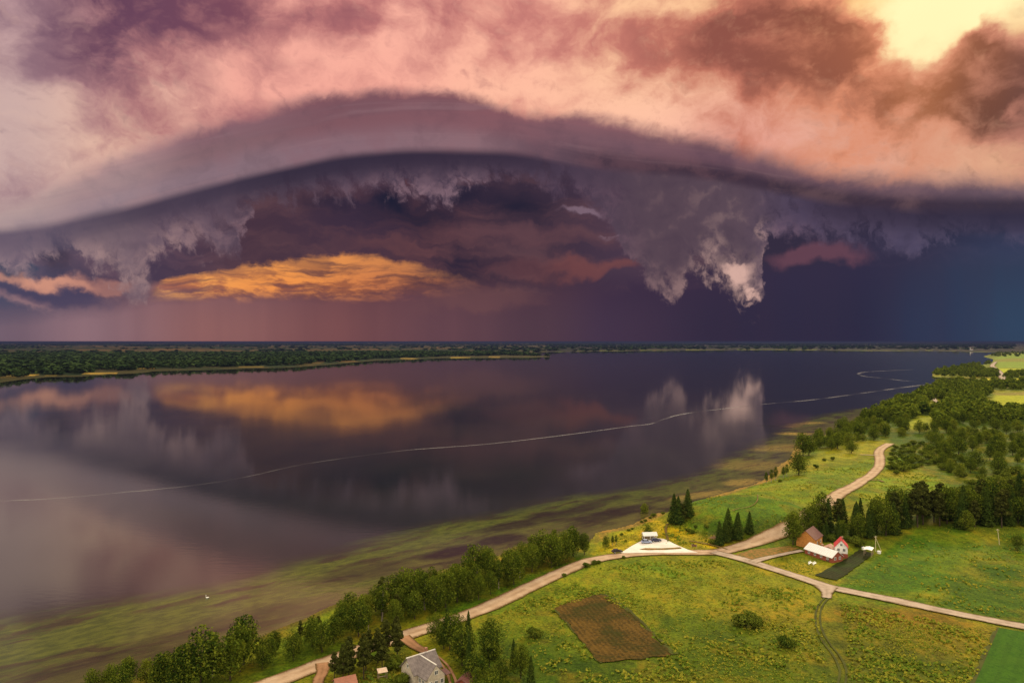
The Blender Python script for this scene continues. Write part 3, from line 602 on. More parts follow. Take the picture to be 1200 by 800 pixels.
# foam lines drawn out by the wind across the lake
def foam_mat():
    m, t, n = mat('foam'); ge = n.new('ShaderNodeNewGeometry'); p = X(n, ge.outputs['Position']); a = n.attr('across'); s, _, _ = n.sep(X(n, a.outputs['Color']))
    nn = n.noise(p, .06, 5, .65); n2 = n.noise(p, .012, 3, .5)
    al = n.smooth(n.math('ABSOLUTE', s-.5) + (nn-.5)*.35, .5, .1)*n.smooth(n2, .40, .6, .06, .9)*.5
    b = n.new('ShaderNodeBsdfDiffuse'); b.inputs[0].default_value = (.34, .32, .33, 1); tr = n.new('ShaderNodeBsdfTransparent')
    mx = n.new('ShaderNodeMixShader'); n.put(mx.inputs[0], al); t.links.new(tr.outputs[0], mx.inputs[1]); t.links.new(b.outputs[0], mx.inputs[2])
    o = n.new('ShaderNodeOutputMaterial'); t.links.new(mx.outputs[0], o.inputs[0]); return m
M_foam = foam_mat()
ribbon('foam_line', [(-60,586),(0,586.5),(60,584),(110,580),(150,576),(190,572.5),(230,568),(270,562),(300,556),(330,549),(360,543),(400,537),(430,533),(480,527),(520,524),(560,521),(600,517),(650,511),(700,504.5),(740,499),(762,496.5),(778,491),(795,486),(820,482),(850,478.5),(900,473),(950,468.5),(1000,462),(1050,455),(1085,450.5),(1102,449)],
       [3.2,3.2,3.5,4.5,6,7,8,12,14,16], M_foam, .02, 4, 2.4, True, 4, kind='stuff', label='pale line of foam curving right across the dark lake')
ribbon('foam_line', [(1085,447.5),(1060,446),(1035,443),(1015,441),(1006,438.5),(1012,436),(1035,434.5),(1070,433)], [9,10,12,12], M_foam, .02, 10, 2, True, 4, kind='stuff', label='short hooked streak of foam near the wooded point')

# ================================================================ vegetation
def leaf_mat(name, c1, c2, c3, trans=.25):
    m, t, n = mat(name); oi = n.new('ShaderNodeObjectInfo'); r = X(n, oi.outputs['Random'])
    ge = n.new('ShaderNodeNewGeometry'); p = X(n, ge.outputs['Position']); ri = X(n, ge.outputs['Random Per Island'])
    n1 = n.noise(p, .35, 3, .5); ta = n.attr('tint'); tv, _, _ = n.sep(X(n, ta.outputs['Color']))
    nb = n.noise(p, .045, 2, .5)
    c = n.mix(n.smooth(r*.7 + tv + (nb-.5)*1.6, 0, .75, kind='LINEAR'), c1, c2)
    c = n.mix(n.smooth(n1 + (ri-.5)*.5, .42, .72), c, c3)
    f = n.smooth(ri, 0, 1, .7, 1.3, kind='LINEAR'); c = n.vmath('MULTIPLY', c, n.xyz(f, f, f))
    c = n.vmath('MULTIPLY', c, (.92, .98, .58)); d = n.new('ShaderNodeBsdfDiffuse'); n.put(d.inputs[0], c); tr = n.new('ShaderNodeBsdfTranslucent'); n.put(tr.inputs[0], n.vmath('MULTIPLY', c, (1.3, 1.2, .6)))
    mx = n.new('ShaderNodeMixShader'); mx.inputs[0].default_value = trans; t.links.new(d.outputs[0], mx.inputs[1]); t.links.new(tr.outputs[0], mx.inputs[2])
    o = n.new('ShaderNodeOutputMaterial'); t.links.new(mx.outputs[0], o.inputs[0]); return m
def bark_mat(name, a, b):
    m, t, n = mat(name); tc = n.new('ShaderNodeTexCoord'); p = X(n, tc.outputs['Object'])
    n1 = n.noise(n.vmath('MULTIPLY', p, (6, 6, 1.2)), 1.0, 4, .6)
    surface(n, t, n.mix(n.smooth(n1, .35, .65), a, b), .95, .1, (n1, .6, .05)); return m
M_leaf = leaf_mat('broad_leaves', (.030,.055,.014,1), (.095,.125,.022,1), (.140,.160,.028,1))
M_leafy = leaf_mat('yellow_leaves', (.12,.15,.028,1), (.14,.16,.03,1), (.17,.18,.035,1), .3)
M_needle = leaf_mat('needles', (.028,.050,.016,1), (.046,.068,.018,1), (.068,.088,.022,1), .12)
M_pine = leaf_mat('pine_needles', (.048,.056,.020,1), (.062,.066,.022,1), (.082,.082,.028,1), .12)
M_bush = leaf_mat('bush_leaves', (.055,.085,.018,1), (.12,.145,.028,1), (.15,.165,.035,1), .25)
M_bark = bark_mat('bark', (.10,.075,.05,1), (.05,.037,.026,1))
M_birch = bark_mat('pale_bark', (.42,.36,.30,1), (.12,.09,.07,1))

def leafcloud(cs, rs, n, size, rng, squash=.8, inner=.62):
    """n leaf tufts spread through the volume of several overlapping lobes"""
    cs = np.asarray(cs, float); rs = np.asarray(rs, float); pr = rs**2; pr /= pr.sum()
    k = rng.choice(len(cs), n, p=pr); d = rng.normal(size=(n, 3)); d /= np.linalg.norm(d, axis=1)[:, None]
    r = rs[k]*(inner+(1.08-inner)*rng.random(n)**.6); P = cs[k] + d*r[:, None]*np.array([1, 1, squash])
    nr = d + rng.normal(size=(n, 3))*.55; nr /= np.linalg.norm(nr, axis=1)[:, None]
    return tufts(P, nr, size*(.6+.8*rng.random(n)), rng)
def tufts(P, nr, s, rng, asp=.7):
    n = len(P); a = np.cross(nr, rng.normal(size=(n, 3))); a /= np.linalg.norm(a, axis=1)[:, None]+1e-9; b = np.cross(nr, a)
    s = np.asarray(s)[:, None]
    V = np.stack([P-a*s*.5, P-b*s*.5*asp+nr*s*.08, P+a*s*.5, P+b*s*.5*asp+nr*s*.08], 1).reshape(-1, 3)
    return V, np.arange(4*n).reshape(n, 4)
def join(parts):
    V = []; Fs = []; o = 0
    for v, f in parts: V.append(v); Fs.append(f+o); o += len(v)
    return np.vstack(V), np.vstack(Fs)
def limb(p0, p1, r0, r1, k=6):
    p0 = np.array(p0, float); p1 = np.array(p1, float); d = p1-p0; d /= np.linalg.norm(d); a = np.cross(d, [.3, .9, .1]); a /= np.linalg.norm(a); b = np.cross(d, a)
    t = np.arange(k)*2*math.pi/k; ring = np.cos(t)[:, None]*a + np.sin(t)[:, None]*b
    V = np.vstack([p0+ring*r0, p1+ring*r1]); i = np.arange(k); j = (i+1) % k
    return V, np.stack([i, j, j+k, i+k], 1)
def make_broad(seed, H=12, W=9, n=2600, leaf=.52, base=.12, stems=1):
    r = np.random.default_rng(seed); cs = []; rs = []
    nb = 17+seed % 6
    for i in range(nb):
        t = (i+.5)/nb; z = H*(base+.12+(.80-base)*t); prof = math.sin(math.pi*min(1, (t*.86+.12)))**.6
        a = i*2.4+r.random(); q = W*.5*prof*(.35+.4*r.random())
        cs.append((math.cos(a)*q, math.sin(a)*q, z)); rs.append(W*(.17+.12*r.random())*(1.1-.35*t))
    cs.append((0, 0, H*.5)); rs.append(W*.34)
    V, Fa = leafcloud(cs, rs, n, leaf, r, .85)
    tr = [limb((0, 0, -.4), (r.normal()*.2, r.normal()*.2, H*.45), H*.022, H*.014, 7)]
    for i in range(7):
        c = cs[r.integers(nb)]; tr.append(limb((0, 0, H*(.2+.03*i)), (c[0]*.8, c[1]*.8, c[2]), H*.011, H*.004, 5))
    return V, Fa, *join(tr)
def make_spruce(seed, H=18, W=5.2, n=2600, leaf=.78, base=.07):
    r = np.random.default_rng(seed); t = r.random(n)**1.35; z = H*(base+(1-base)*t)
    lay = np.round(t*17)/17; rad = W*.56*(1-t)**.7*(.66+.34*np.abs(((t*17) % 1)-.2))*(.72+.34*r.random(n)); a = r.random(n)*6.283
    rad *= 1+.16*np.sin(a*5+seed+lay*30)
    inn = r.random(n) < .28; rad = np.where(inn, rad*.55, rad)
    P = np.stack([np.cos(a)*rad, np.sin(a)*rad, z-rad*.22], 1); nr = np.stack([np.cos(a), np.sin(a), np.full(n, .55)], 1)+r.normal(size=(n, 3))*.4; nr /= np.linalg.norm(nr, axis=1)[:, None]
    V, Fa = tufts(P, nr, leaf*(.7+.6*r.random(n))*(1.15-.5*t), r, .55)
    return V, Fa, *join([limb((0, 0, -.4), (0, 0, H*.97), H*.013, .03, 7)])
def make_pine(seed, H=15, W=6.6, n=2200, leaf=.62):
    r = np.random.default_rng(seed); cs = []; rs = []
    for i in range(13):
        t = i/12; z = H*(.34+.60*t); q = W*.5*(.75-.5*t)*(.3+.7*r.random()); a = i*2.4
        cs.append((math.cos(a)*q, math.sin(a)*q, z)); rs.append(W*(.15+.10*r.random())*(1.1-.4*t))
    V, Fa = leafcloud(cs, rs, n, leaf, r, .7)
    tr = [limb((0, 0, -.4), (.1, .1, H*.92), H*.017, .05, 7)] + [limb((0, 0, c[2]-.6), (c[0]*.85, c[1]*.85, c[2]), H*.006, .03, 5) for c in cs[:9]]
    return V, Fa, *join(tr)
def make_bush(seed, H=3.2, W=4.6, n=1000, leaf=.42):
    r = np.random.default_rng(seed); cs = []; rs = []
    for i in range(9):
        a = i*2.4; q = W*.3*r.random()**.5; cs.append((math.cos(a)*q, math.sin(a)*q, H*(.25+.35*r.random()))); rs.append(W*(.17+.1*r.random()))
    V, Fa = leafcloud(cs, rs, n, leaf, r, .8); V[:, 2] = np.maximum(V[:, 2], -.2)
    return V, Fa, *join([limb((0, 0, -.2), (math.cos(i*2)*W*.2, math.sin(i*2)*W*.2, H*.5), .07, .03, 5) for i in range(4)])
PROTO = {}
def proto(kind, i, name, crown_mat, trunk_mat, data):
    V, Fa, TV, TF = data
    PROTO.setdefault(kind, []).append((mesh_np(name+'_crown', V, Fa, crown_mat, smooth=False), mesh_np(name+'_trunk', TV, TF, trunk_mat)))
for i in range(7): proto('broad', i, 'broadleaf', M_leaf, M_bark, make_broad(100+i, 12, 8.6+(i % 3)*.9, 2700, .54))
for i in range(4): proto('slim', i, 'slim', M_leaf, M_birch, make_broad(140+i, 13, 5.2, 1700, .5, .2))
for i in range(2): proto('yellow', i, 'yellow', M_leafy, M_bark, make_broad(150+i, 8, 7.2, 1700, .5, .05))
for i in range(6): proto('spruce', i, 'spruce', M_needle, M_bark, make_spruce(200+i, 18, 5.6+(i % 3)*.6))
for i in range(4): proto('pine', i, 'pine', M_pine, M_bark, make_pine(240+i))
for i in range(5): proto('bush', i, 'bush', M_bush, M_bark, make_bush(260+i))
HT = {'broad': 12, 'slim': 13, 'yellow': 8, 'spruce': 18, 'pine': 15, 'bush': 3.2}
NAME = {'broad': 'broadleaf_tree', 'slim': 'birch_tree', 'yellow': 'broadleaf_tree', 'spruce': 'spruce_tree', 'pine': 'pine_tree', 'bush': 'bush'}
CAT = {'broad': 'tree', 'slim': 'tree', 'yellow': 'tree', 'spruce': 'tree', 'pine': 'tree', 'bush': 'bush'}
PLANTS = []
def plant(kind, x, y, H, wf=1.0, label=None, group=None):
    cr, tk = PROTO[kind][RNG.integers(len(PROTO[kind]))]
    r = bpy.data.objects.new(NAME[kind], None); r.empty_display_size = .5; COL.objects.link(r)
    r.location = (x, y, h1(x, y)); s = H/HT[kind]; r.scale = (s*wf, s*wf, s); r.rotation_euler = (0, 0, RNG.random()*6.28)
    tag(r, label, CAT[kind], group)
    for nm, me in (('crown', cr), ('trunk', tk)):
        o = bpy.data.objects.new(nm, me); COL.objects.link(o); o.parent = r
    PLANTS.append([r, kind, x, y, H, label, group]); return r
def road_near(x, y):
    for L, w in ROADS:
        if np.min(np.hypot(L[:, 0]-x, L[:, 1]-y)) < w: return True
    return False
ROADS = []
for pts, w in [([(250,826),(300,807),(345,790),(385,775),(430,759),(476,744),(520,730),(560,716),(600,698),(640,679),(683,660),(720,652),(760,648),(800,647.5),(840,647),(866,641),(898,630),(925,619),(948,606),(967,592),(997,572),(1011,563),(1022,556),(1030,547),(1031,538),(1030,530),(1043,520)], 6.2),
               ([(836,647),(900,665),(968,687),(1040,702),(1200,733)], 5.5),
               ([(471,747),(487,758),(508,768),(526,787),(533,812)], 3.6), ([(378,777),(378,786),(374,797),(368,815)], 3.5)]:
    ROADS.append((smooth_line([g(*p)[:2] for p in pts], 2), w))
def scatter(poly, space, n=4000, avoid=True, holes=()):
    P = np.array(worldpoly(poly)); a = P.min(0); b = P.max(0); out = []
    C_ = a + (b-a)*RNG.random((n, 2)); ok = poly_sd(P, C_[:, 0], C_[:, 1]) > 0
    for hl in holes: ok &= poly_sd(np.array(worldpoly(hl)), C_[:, 0], C_[:, 1]) < 0
    C_ = C_[ok]; C_ = C_[shore_sd(C_[:, 0], C_[:, 1]) > .5] if len(C_) else C_
    for q in C_:
        if out and np.min(np.hypot(*(np.array(out)-q).T)) < space: continue
        if avoid and road_near(*q): continue
        out.append(q)
    return out
# ---- row between the lake and the dirt road
PL = dict(shore='row between lake and dirt road', pines='pine clump above the grey-roofed house',
          garden='grove right of grey-roofed house', belt='conifer belt behind green field', bend='grove above the farm',
          wood='wood right of the lake', scrub='scrub beyond the dirt road', point='lakeside meadow below winding road')
for i, (x, y) in enumerate(scatter([(205,822),(255,802),(300,788),(345,774),(378,764),(425,744),(470,733),(515,718),(560,703),(600,686),(645,667),(692,652),(690,645),(650,652),(600,668),(560,676),(520,694),(480,703),(440,716),(395,732),(350,752),(300,772),(250,790),(190,806)], 4.3)):
    px, _ = gpx(x, y); H = {0: 11, 1: 10.5}.get(i % 2)
    H = 12.5 if px < 300 else (7.5 if px < 400 else (11.2 if px < 560 else 11))
    u_ = RNG.random(); k = 'broad' if u_ < .74 else ('slim' if u_ < .87 else ('yellow' if u_ < .94 else 'pine'))
    plant(k, x, y, H*RNG.uniform(.68, 1.12)*(.75 if k == 'yellow' else 1), RNG.uniform(.8, 1.1), group=PL['shore'])
for px, py, H in [(108,812,6),(128,806,6),(150,803,7),(172,800,6),(188,806,7.5),(140,818,8)]:
    x, y, _ = g(px, py); plant('yellow' if px in (172, 188) else 'broad', x, y, H, 1, group=PL['shore'])
for px, py, H in [(548,704,7),(596,686,6),(655,661,6)]:
    x, y, _ = g(px, py); plant('yellow', x, y, H*.8, 1, group=PL['shore'])
for x, y in scatter([(386,803),(402,804),(436,792),(468,776),(474,764),(462,758),(430,770),(404,782),(390,788)], 3.4): plant('pine', x, y, RNG.uniform(7.5, 10), 1.05, group=PL['pines'])
for x, y in scatter([(515,765),(540,752),(560,757),(600,768),(618,790),(640,815),(600,850),(560,850),(548,815),(530,790)], 5.2): plant(['broad', 'broad', 'broad', 'slim', 'spruce'][RNG.integers(5)], x, y, RNG.uniform(6.5, 10.5), RNG.uniform(.8, 1.1), group=PL['garden'])
for px, py in [(512,750),(524,747),(536,750),(520,760)]:
    x, y, _ = g(px, py); plant('spruce' if px == 524 else 'broad', x, y, 7.5 if px != 524 else 9.5, .9, group=PL['garden'])
for px, py, H, lab in [(463,783,3.6,'dark round bush on the lawn left of the grey-roofed house'),(470,802,3,'low bush beside the wall of the grey-roofed house'),(452,806,2.6,'bush on the lawn in front of the small wooden shelter'),(628,746,3.2,'dark low bush in the meadow left of the bare field'),
                       (874,733,4.6,'large dark spreading bush alone in the middle of the meadow'),(884,735,3.8,'dark bush touching the large one in the meadow'),(923,758,3.4,'small dark round bush near the curving wheel tracks'),(661,675,1.3,'tiny dark bush on the verge above the bare field'),
                       (688,664,2.0,'low green bush where the leafy row meets the road'),(696,661,1.8,'small green bush on the inner road verge'),(702,660,1.4,'third small bush on the inner verge of the road bend'),(731,654,1.2,'tiny bush on the verge opposite the car park')]:
    x, y, _ = g(px, py); plant('bush', x, y, H, 1.15, lab)
# ---- bank by the car park
for px, py, H, k, lab in [(710,641,4.6,'broad','small round tree nearest the shore left of the car park'),(718,639,4.5,'slim','first of two thin saplings left of the car park'),(722,638,4.2,'slim','second thin sapling left of the car park'),
                          (759,629,5.2,'broad','small dark tree standing over the white shelter'),(755,602,5.5,'yellow','yellow-green tree standing alone at the water edge'),
                          (790,613,13.5,'spruce','tall dark conifer on the bank, left of the close pair'),(795,613.5,12.5,'spruce','slightly shorter conifer leaning against the tall one on the bank'),(799,612,8.5,'pine','short pine between the tall bank conifers'),(806,605,12.5,'spruce','slim dark conifer at the right end of the bank clump')]:
    x, y, _ = g(px, py); plant(k, x, y, H, {'slim': .8, 'spruce': 1.45, 'pine': 1.3}.get(k, .95), lab)
for px, py, H in [(728,627,1.2),(737,622,1.3),(741,620,1.1),(752,612,1.3),(756,611,1.5),(762,607,1.2),(766,605,2.0),(777,602,1.4),(808,623,1.8),(811,625,1.7),(805,622,1.5),(834,637,2.2),(837,636,2),(828,618,1.6),(815,618,1.5),(733,634,.9)]:
    x, y, _ = g(px, py); plant('bush', x, y, H, 1.15, group='yellow bank around car park')
for x, y in scatter([(840,641),(862,643),(896,633),(896,622),(880,620),(848,628)], 3.4): plant('pine' if RNG.random() < .5 else 'spruce', x, y, RNG.uniform(9, 13.5), RNG.uniform(1.3, 1.7), group='clump below the grassy mound')
# ---- lakeside meadow
for px, py, H, k in [(898,567,7,'slim'),(904,565,8,'slim'),(909,563,8.5,'slim'),(918,560,7.5,'slim'),(922,558,8,'slim'),(936,556,14,'broad'),(941,534,17,'broad'),(948,533,14,'broad'),(961,525,9,'broad'),(969,524,9.5,'broad'),(979,520,9,'broad'),(987,518,9,'broad'),(998,531,9.5,'broad'),(956,548,3,'bush'),(966,540,2.5,'bush'),(976,539,3,'bush'),(914,565,2.2,'bush')]:
    x, y, _ = g(px, py); plant(k, x, y, H, 1.1 if k == 'broad' else .9, group=PL['point'])
# ---- grove at the bend, conifer belt
for x, y in scatter([(924,640),(938,637),(946,626),(966,620),(962,609),(935,610),(924,624)], 5.0): plant('broad', x, y, RNG.uniform(11, 15), .9, group=PL['bend'])
for x, y in scatter([(962,634),(985,636),(1030,630),(1082,616),(1135,620),(1232,617),(1236,592),(1190,592),(1150,598),(1095,601),(1062,603),(1020,611),(985,617),(966,620)], 4.6):
    k = 'spruce' if RNG.random() < .5 else ('pine' if RNG.random() < .5 else 'broad')
    px, py = gpx(x, y); H = 13.5 if px < 1030 else 16.5; H *= RNG.uniform(.72, 1.1)
    if py > 628 and px < 1000: H *= .6
    plant(k, x, y, H, {'spruce': 1.25, 'pine': 1.15, 'broad': .85}[k], group=PL['belt'])
x, y, _ = g(1132, 621); plant('yellow', x, y, 8.5, .95, 'pale yellow-green round tree at the front of the conifer belt')
x, y, _ = g(1192, 644); plant('broad', x, y, 6.5, 1.1, 'dark round tree standing alone right of the utility pole')
for px, py, H, lab in [(1006,640,4.5,'green shrub beside the white canopy of the farm'),(1000,636,3.5,'shrub between the farm and the conifer belt'),(975,634,3.2,'shrub behind the brown shed of the farm'),(987,633,3,'shrub behind the white gabled house'),(967,633,3,'shrub beside the brown-roofed house')]:
    x, y, _ = g(px, py); plant('bush', x, y, H, 1.1, lab)
# ---- scrub and the wood on the slope
for x, y in scatter([(1036,549),(1050,556),(1085,545),(1105,552),(1132,560),(1140,548),(1110,530),(1080,520),(1048,524)], 7.5): plant('bush', x, y, RNG.uniform(2.4, 5), 1.25, group=PL['scrub'])
for x, y in scatter([(1132,583),(1150,588),(1178,588),(1230,575),(1230,556),(1190,552),(1150,560),(1128,574)], 7.5): plant('bush', x, y, RNG.uniform(2.6, 5.5), 1.25, group=PL['scrub'])
holes = [[(1058,500),(1078,486),(1096,487),(1098,500),(1080,507)], [(1080,478),(1096,466),(1112,472),(1102,484)]]
W1 = scatter([(1105,553),(1130,562),(1158,557),(1200,550),(1235,553),(1235,490),(1180,484),(1140,486),(1100,505),(1085,515),(1100,530)], 12.5, 5000, True, [[(1118,536),(1152,524),(1170,534),(1140,545)], [(1165,512),(1200,506),(1210,514),(1180,520)], [(1095,520),(1115,512),(1125,518),(1108,528)]])
W2 = scatter([(950,523),(975,529),(1010,520),(1050,512),(1082,508),(1100,504),(1100,495),(1145,484),(1110,462),(1075,468),(1056,472),(1036,480),(1020,489),(1000,497),(983,507),(957,515)], 10.5, 6000, True, holes)
W3 = scatter([(1100,500),(1140,488),(1235,492),(1235,484),(1165,480),(1155,470),(1160,462),(1235,461),(1235,449),(1140,449),(1100,450),(1070,465),(1100,462)], 15, 9000, True, holes + [[(1152,483),(1160,458),(1260,457),(1260,485)]])
W3 += scatter([(1094,441),(1128,445.5),(1140,443),(1162,442),(1160,437),(1145,428.5),(1120,431.5),(1108,433.5),(1095,437)], 17, 3000)
W3 += scatter([(1178,443.5),(1250,443.5),(1250,437),(1185,438.5)], 17, 2000) + scatter([(1130,443),(1170,443.5),(1170,436),(1140,437)], 17, 2000)
W3 += scatter([(1140,428),(1160,427),(1162,424),(1156,421),(1143,427)], 22, 1500) + scatter([(1160,419),(1260,417),(1260,412.5),(1165,413.5)], 45, 1500)
allw = sorted([(math.hypot(*q), q, 1) for q in W1+W2], key=lambda t: t[0])
nbroad = sum(1 for p in PLANTS if p[1] in ('broad', 'yellow', 'slim')); room = 296-nbroad
far_trees = list(W3); print('broad so far', nbroad, 'wood', len(allw), 'far', len(W3))
for i, (d, q, _) in enumerate(allw):
    dark = fbm(q[0]/60, q[1]/60, 77) > .5
    if i < room: plant('broad' if RNG.random() < .85 else 'yellow', q[0], q[1], RNG.uniform(6, 13), RNG.uniform(.85, 1.25), group=PL['wood'])
    else: far_trees.append(q)
def wood_mass(name, pts, n, leaf, m, H0, H1, label, flatp=False, asp=1.0):
    pts = np.array(pts); V = []; tints = []; rr = np.random.default_rng(5)
    T = [leafcloud([(0,0,6.2),(1.8,.5,4.2),(-1.6,1,5),(.3,-1.9,4.6),(.5,.4,8.6)], [3.3,2.4,2.5,2.4,2.4], n, leaf, np.random.default_rng(300+i), .95, .5)[0] for i in range(6)]
    hz = hgt(pts[:, 0], pts[:, 1])
    for i, (q, z) in enumerate(zip(pts, hz)):
        s = rr.uniform(H0, H1)/11; a = rr.random()*6.28; c, sn = math.cos(a), math.sin(a); v = T[i % 6]
        tints.append(np.full(len(v), rr.uniform(-.35, .75)**1, np.float32)); w = np.stack([(v[:, 0]*c-v[:, 1]*sn)*asp, (v[:, 0]*sn+v[:, 1]*c)*asp, v[:, 2]], 1)*s + np.array([q[0], q[1], z-.4]); V.append(w)
    V = np.vstack(V); return link(name, mesh_np(name, V, np.arange(len(V)).reshape(-1, 4), m, {'tint': np.concatenate(tints)[:, None]*np.ones((1, 3), np.float32)}, smooth=False), kind='stuff', label=label)
wood_mass('distant_wood', far_trees, 300, 1.7, M_leaf, 10, 16, 'dark mixed wood thickening towards the far end of the lake', asp=1.35)
# ---- forest and hedges on the far shore
def far_scatter(poly, space, n):
    P = np.array([flat(*p, 1) for p in poly]); a = P.min(0); b = P.max(0); C_ = a+(b-a)*RNG.random((n, 2)); ok = (poly_sd(P, C_[:, 0], C_[:, 1]) > 0); C_ = C_[ok]
    return C_[shore_sd(C_[:, 0], C_[:, 1]) > 8]
ff = far_scatter([(-120,449),(0,445),(40,440.5),(95,439),(130,436.5),(150,435.2),(190,432.5),(250,431),(350,428),(400,424.2),(440,421),(520,418.2),(600,417.2),(644,417.6),(600,414.6),(520,414),(420,414),(330,415),(250,416),(160,416),(60,417),(-120,417)], 0, 52000)
keep = np.ones(len(ff), bool)
for (a, b, rx, ry) in [(28,440.5,36,32),(118,437.8,36,44),(172,432.5,28,36)]:
    x0, y0 = flat(a, b, .5); keep &= np.hypot((ff[:, 0]-x0)/rx, (ff[:, 1]-y0)/ry) > 1.05
ff = ff[keep]; gap = fbm(ff[:, 0]/160, ff[:, 1]/260, 88) < .70; ff = ff[gap][:7500]; print('far forest', len(ff))
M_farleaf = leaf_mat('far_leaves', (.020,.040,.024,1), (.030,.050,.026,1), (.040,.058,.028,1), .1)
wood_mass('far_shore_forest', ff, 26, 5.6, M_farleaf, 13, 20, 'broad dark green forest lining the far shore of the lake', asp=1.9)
hd = far_scatter([(-300,417),(660,415),(1000,409.8),(1190,411),(1190,403.0),(-300,403.0)], 0, 200000)
hn = fbm(hd[:, 0]/900+3, hd[:, 1]/420, 93, 3); hd = hd[hn > np.where(600+F*hd[:, 0]/hd[:, 1] > 640, .49, .57)][:9000]; print('hedges', len(hd))
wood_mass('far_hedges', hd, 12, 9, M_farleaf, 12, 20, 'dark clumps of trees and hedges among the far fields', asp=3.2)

# ---- tussocks of taller grass through the meadows
def meadow_grass():
    m, t, n = mat('grass_tufts'); ge = n.new('ShaderNodeNewGeometry'); p = X(n, ge.outputs['Position']); ri = X(n, ge.outputs['Random Per Island'])
    n1 = n.noise(p, .05, 3, .5); a = n.mix(n.smooth(n1 + (ri-.5)*.6, .3, .7), (.13, .20, .020, 1), (.34, .31, .035, 1))
    d = n.new('ShaderNodeBsdfDiffuse'); n.put(d.inputs[0], a); tr = n.new('ShaderNodeBsdfTranslucent'); n.put(tr.inputs[0], a)
    mx = n.new('ShaderNodeMixShader'); mx.inputs[0].default_value = .3; t.links.new(d.outputs[0], mx.inputs[1]); t.links.new(tr.outputs[0], mx.inputs[2])
    o = n.new('ShaderNodeOutputMaterial'); t.links.new(mx.outputs[0], o.inputs[0])
    r = np.random.default_rng(77); pts = []
    regs = [([(545,748),(600,712),(640,692),(700,667),(760,657),(850,656),(960,692),(958,720),(966,760),(985,815),(620,830),(640,790)], 19000),
            ([(985,706),(1050,718),(1166,742),(1135,815),(995,815),(995,780)], 6500), ([(985,690),(1082,618),(1230,618),(1230,735),(1100,710)], 3500),
            ([(690,652),(722,628),(765,606),(815,612),(862,642),(800,642),(740,634)], 2500), ([(800,600),(905,562),(1028,536),(1010,563),(925,612),(850,632)], 5000),
            ([(1000,588),(1033,550),(1130,560),(1080,584)], 3000), ([(390,800),(474,757),(510,790),(500,820)], 900), ([(900,660),(940,648),(960,672),(945,676)], 500)]
    bare = [np.array(worldpoly(q)) for q in ([(650,713.5),(703,697),(789,767.5),(705,776.5)], [(955,674.5),(981,680),(1024,648.5),(1008,644.5)])]
    for poly, k in regs:
        P = np.array(worldpoly(poly)); lo_, hi_ = P.min(0), P.max(0); C_ = lo_+(hi_-lo_)*r.random((k*2, 2)); C_ = C_[poly_sd(P, C_[:, 0], C_[:, 1]) > 0]
        C_ = C_[fbm(C_[:, 0]/11, C_[:, 1]/11, 201) + (r.random(len(C_))-.5)*.6 > .56][:int(k*.24)]
        for b_ in bare: C_ = C_[poly_sd(b_, C_[:, 0], C_[:, 1]) < -.3]
        for L, w in ROADS: C_ = C_[np.array([np.min(np.hypot(L[:, 0]-q[0], L[:, 1]-q[1])) > w*.72 for q in C_])]
        pts.append(C_)
    pts = np.vstack(pts); k = 4; P = np.repeat(pts, k, 0) + r.normal(size=(len(pts)*k, 2))*.28; s = r.uniform(.2, .6, len(P))*(1+.8*(fbm(P[:, 0]/18, P[:, 1]/18, 207) > .55))
    z = hgt(P[:, 0], P[:, 1]); C3_ = np.column_stack([P, z + s*.30]); nr = r.normal(size=(len(P), 3)); nr[:, 2] = np.abs(nr[:, 2])*1.1+.3; nr /= np.linalg.norm(nr, axis=1)[:, None]
    V, Fa = tufts(C3_, nr, s, r, .8); link('meadow_grass', mesh_np('meadow_grass', V, Fa, m, smooth=False), kind='stuff', label='tussocks of taller grass scattered through the green meadows')
meadow_grass()
# ---- labels that single each plant out
def ordinal(i):
    s = 'th' if 10 <= i % 100 <= 20 else {1: 'st', 2: 'nd', 3: 'rd'}.get(i % 10, 'th'); return f'{i}{s}'
WORDK = {'broad': 'leafy green tree', 'slim': 'thin pale-stemmed tree', 'yellow': 'yellow-green leafy tree', 'spruce': 'dark pointed conifer', 'pine': 'olive-green pine', 'bush': 'rounded green bush'}
bk = {}
for p in PLANTS:
    if p[6]: bk.setdefault((p[6], p[1]), []).append(p)
for (grp, k), L in bk.items():
    L.sort(key=lambda p: gpx(p[2], p[3])[0])
    for i, p in enumerate(L):
        p[0]['label'] = f'{WORDK[k]}, {ordinal(i+1)} from left, {grp}'
        p[0]['group'] = ('bushes, ' if k == 'bush' else 'trees, ') + grp
print('plants', len(PLANTS))

# ================================================================ buildings and small things
import bmesh
def plain(name, c, rough=.7, var=.15, scale=2.0, spec=.3, metallic=0):
    m, t, n = mat(name); tc = n.new('ShaderNodeTexCoord'); p = X(n, tc.outputs['Object']); n1 = n.noise(p, scale, 5, .6)
    f = n.smooth(n1, .25, .75, 1-var, 1+var); surface(n, t, n.vmath('MULTIPLY', c[:3], n.xyz(f, f, f)), rough, spec, None, {'Metallic': float(metallic)}); return m
def boards(name, c, period=.2, axis=2, var=.2):
    m, t, n = mat(name); tc = n.new('ShaderNodeTexCoord'); p = X(n, tc.outputs['Object']); s = n.sep(p)[axis]; n1 = n.noise(p, 1.2, 5, .6)
    w = n.math('FRACT', s/period); e = n.smooth(w, .0, .14, .55, 1.0); f = n.smooth(n1, .25, .75, 1-var, 1+var)*e
    surface(n, t, n.vmath('MULTIPLY', c[:3], n.xyz(f, f, f)), .8, .2); return m
B_white = plain('white_plaster', (.72,.70,.68)); B_cream = boards('cream_boards', (.55,.47,.38), .22); B_red = boards('red_brick', (.28,.075,.045), .12)
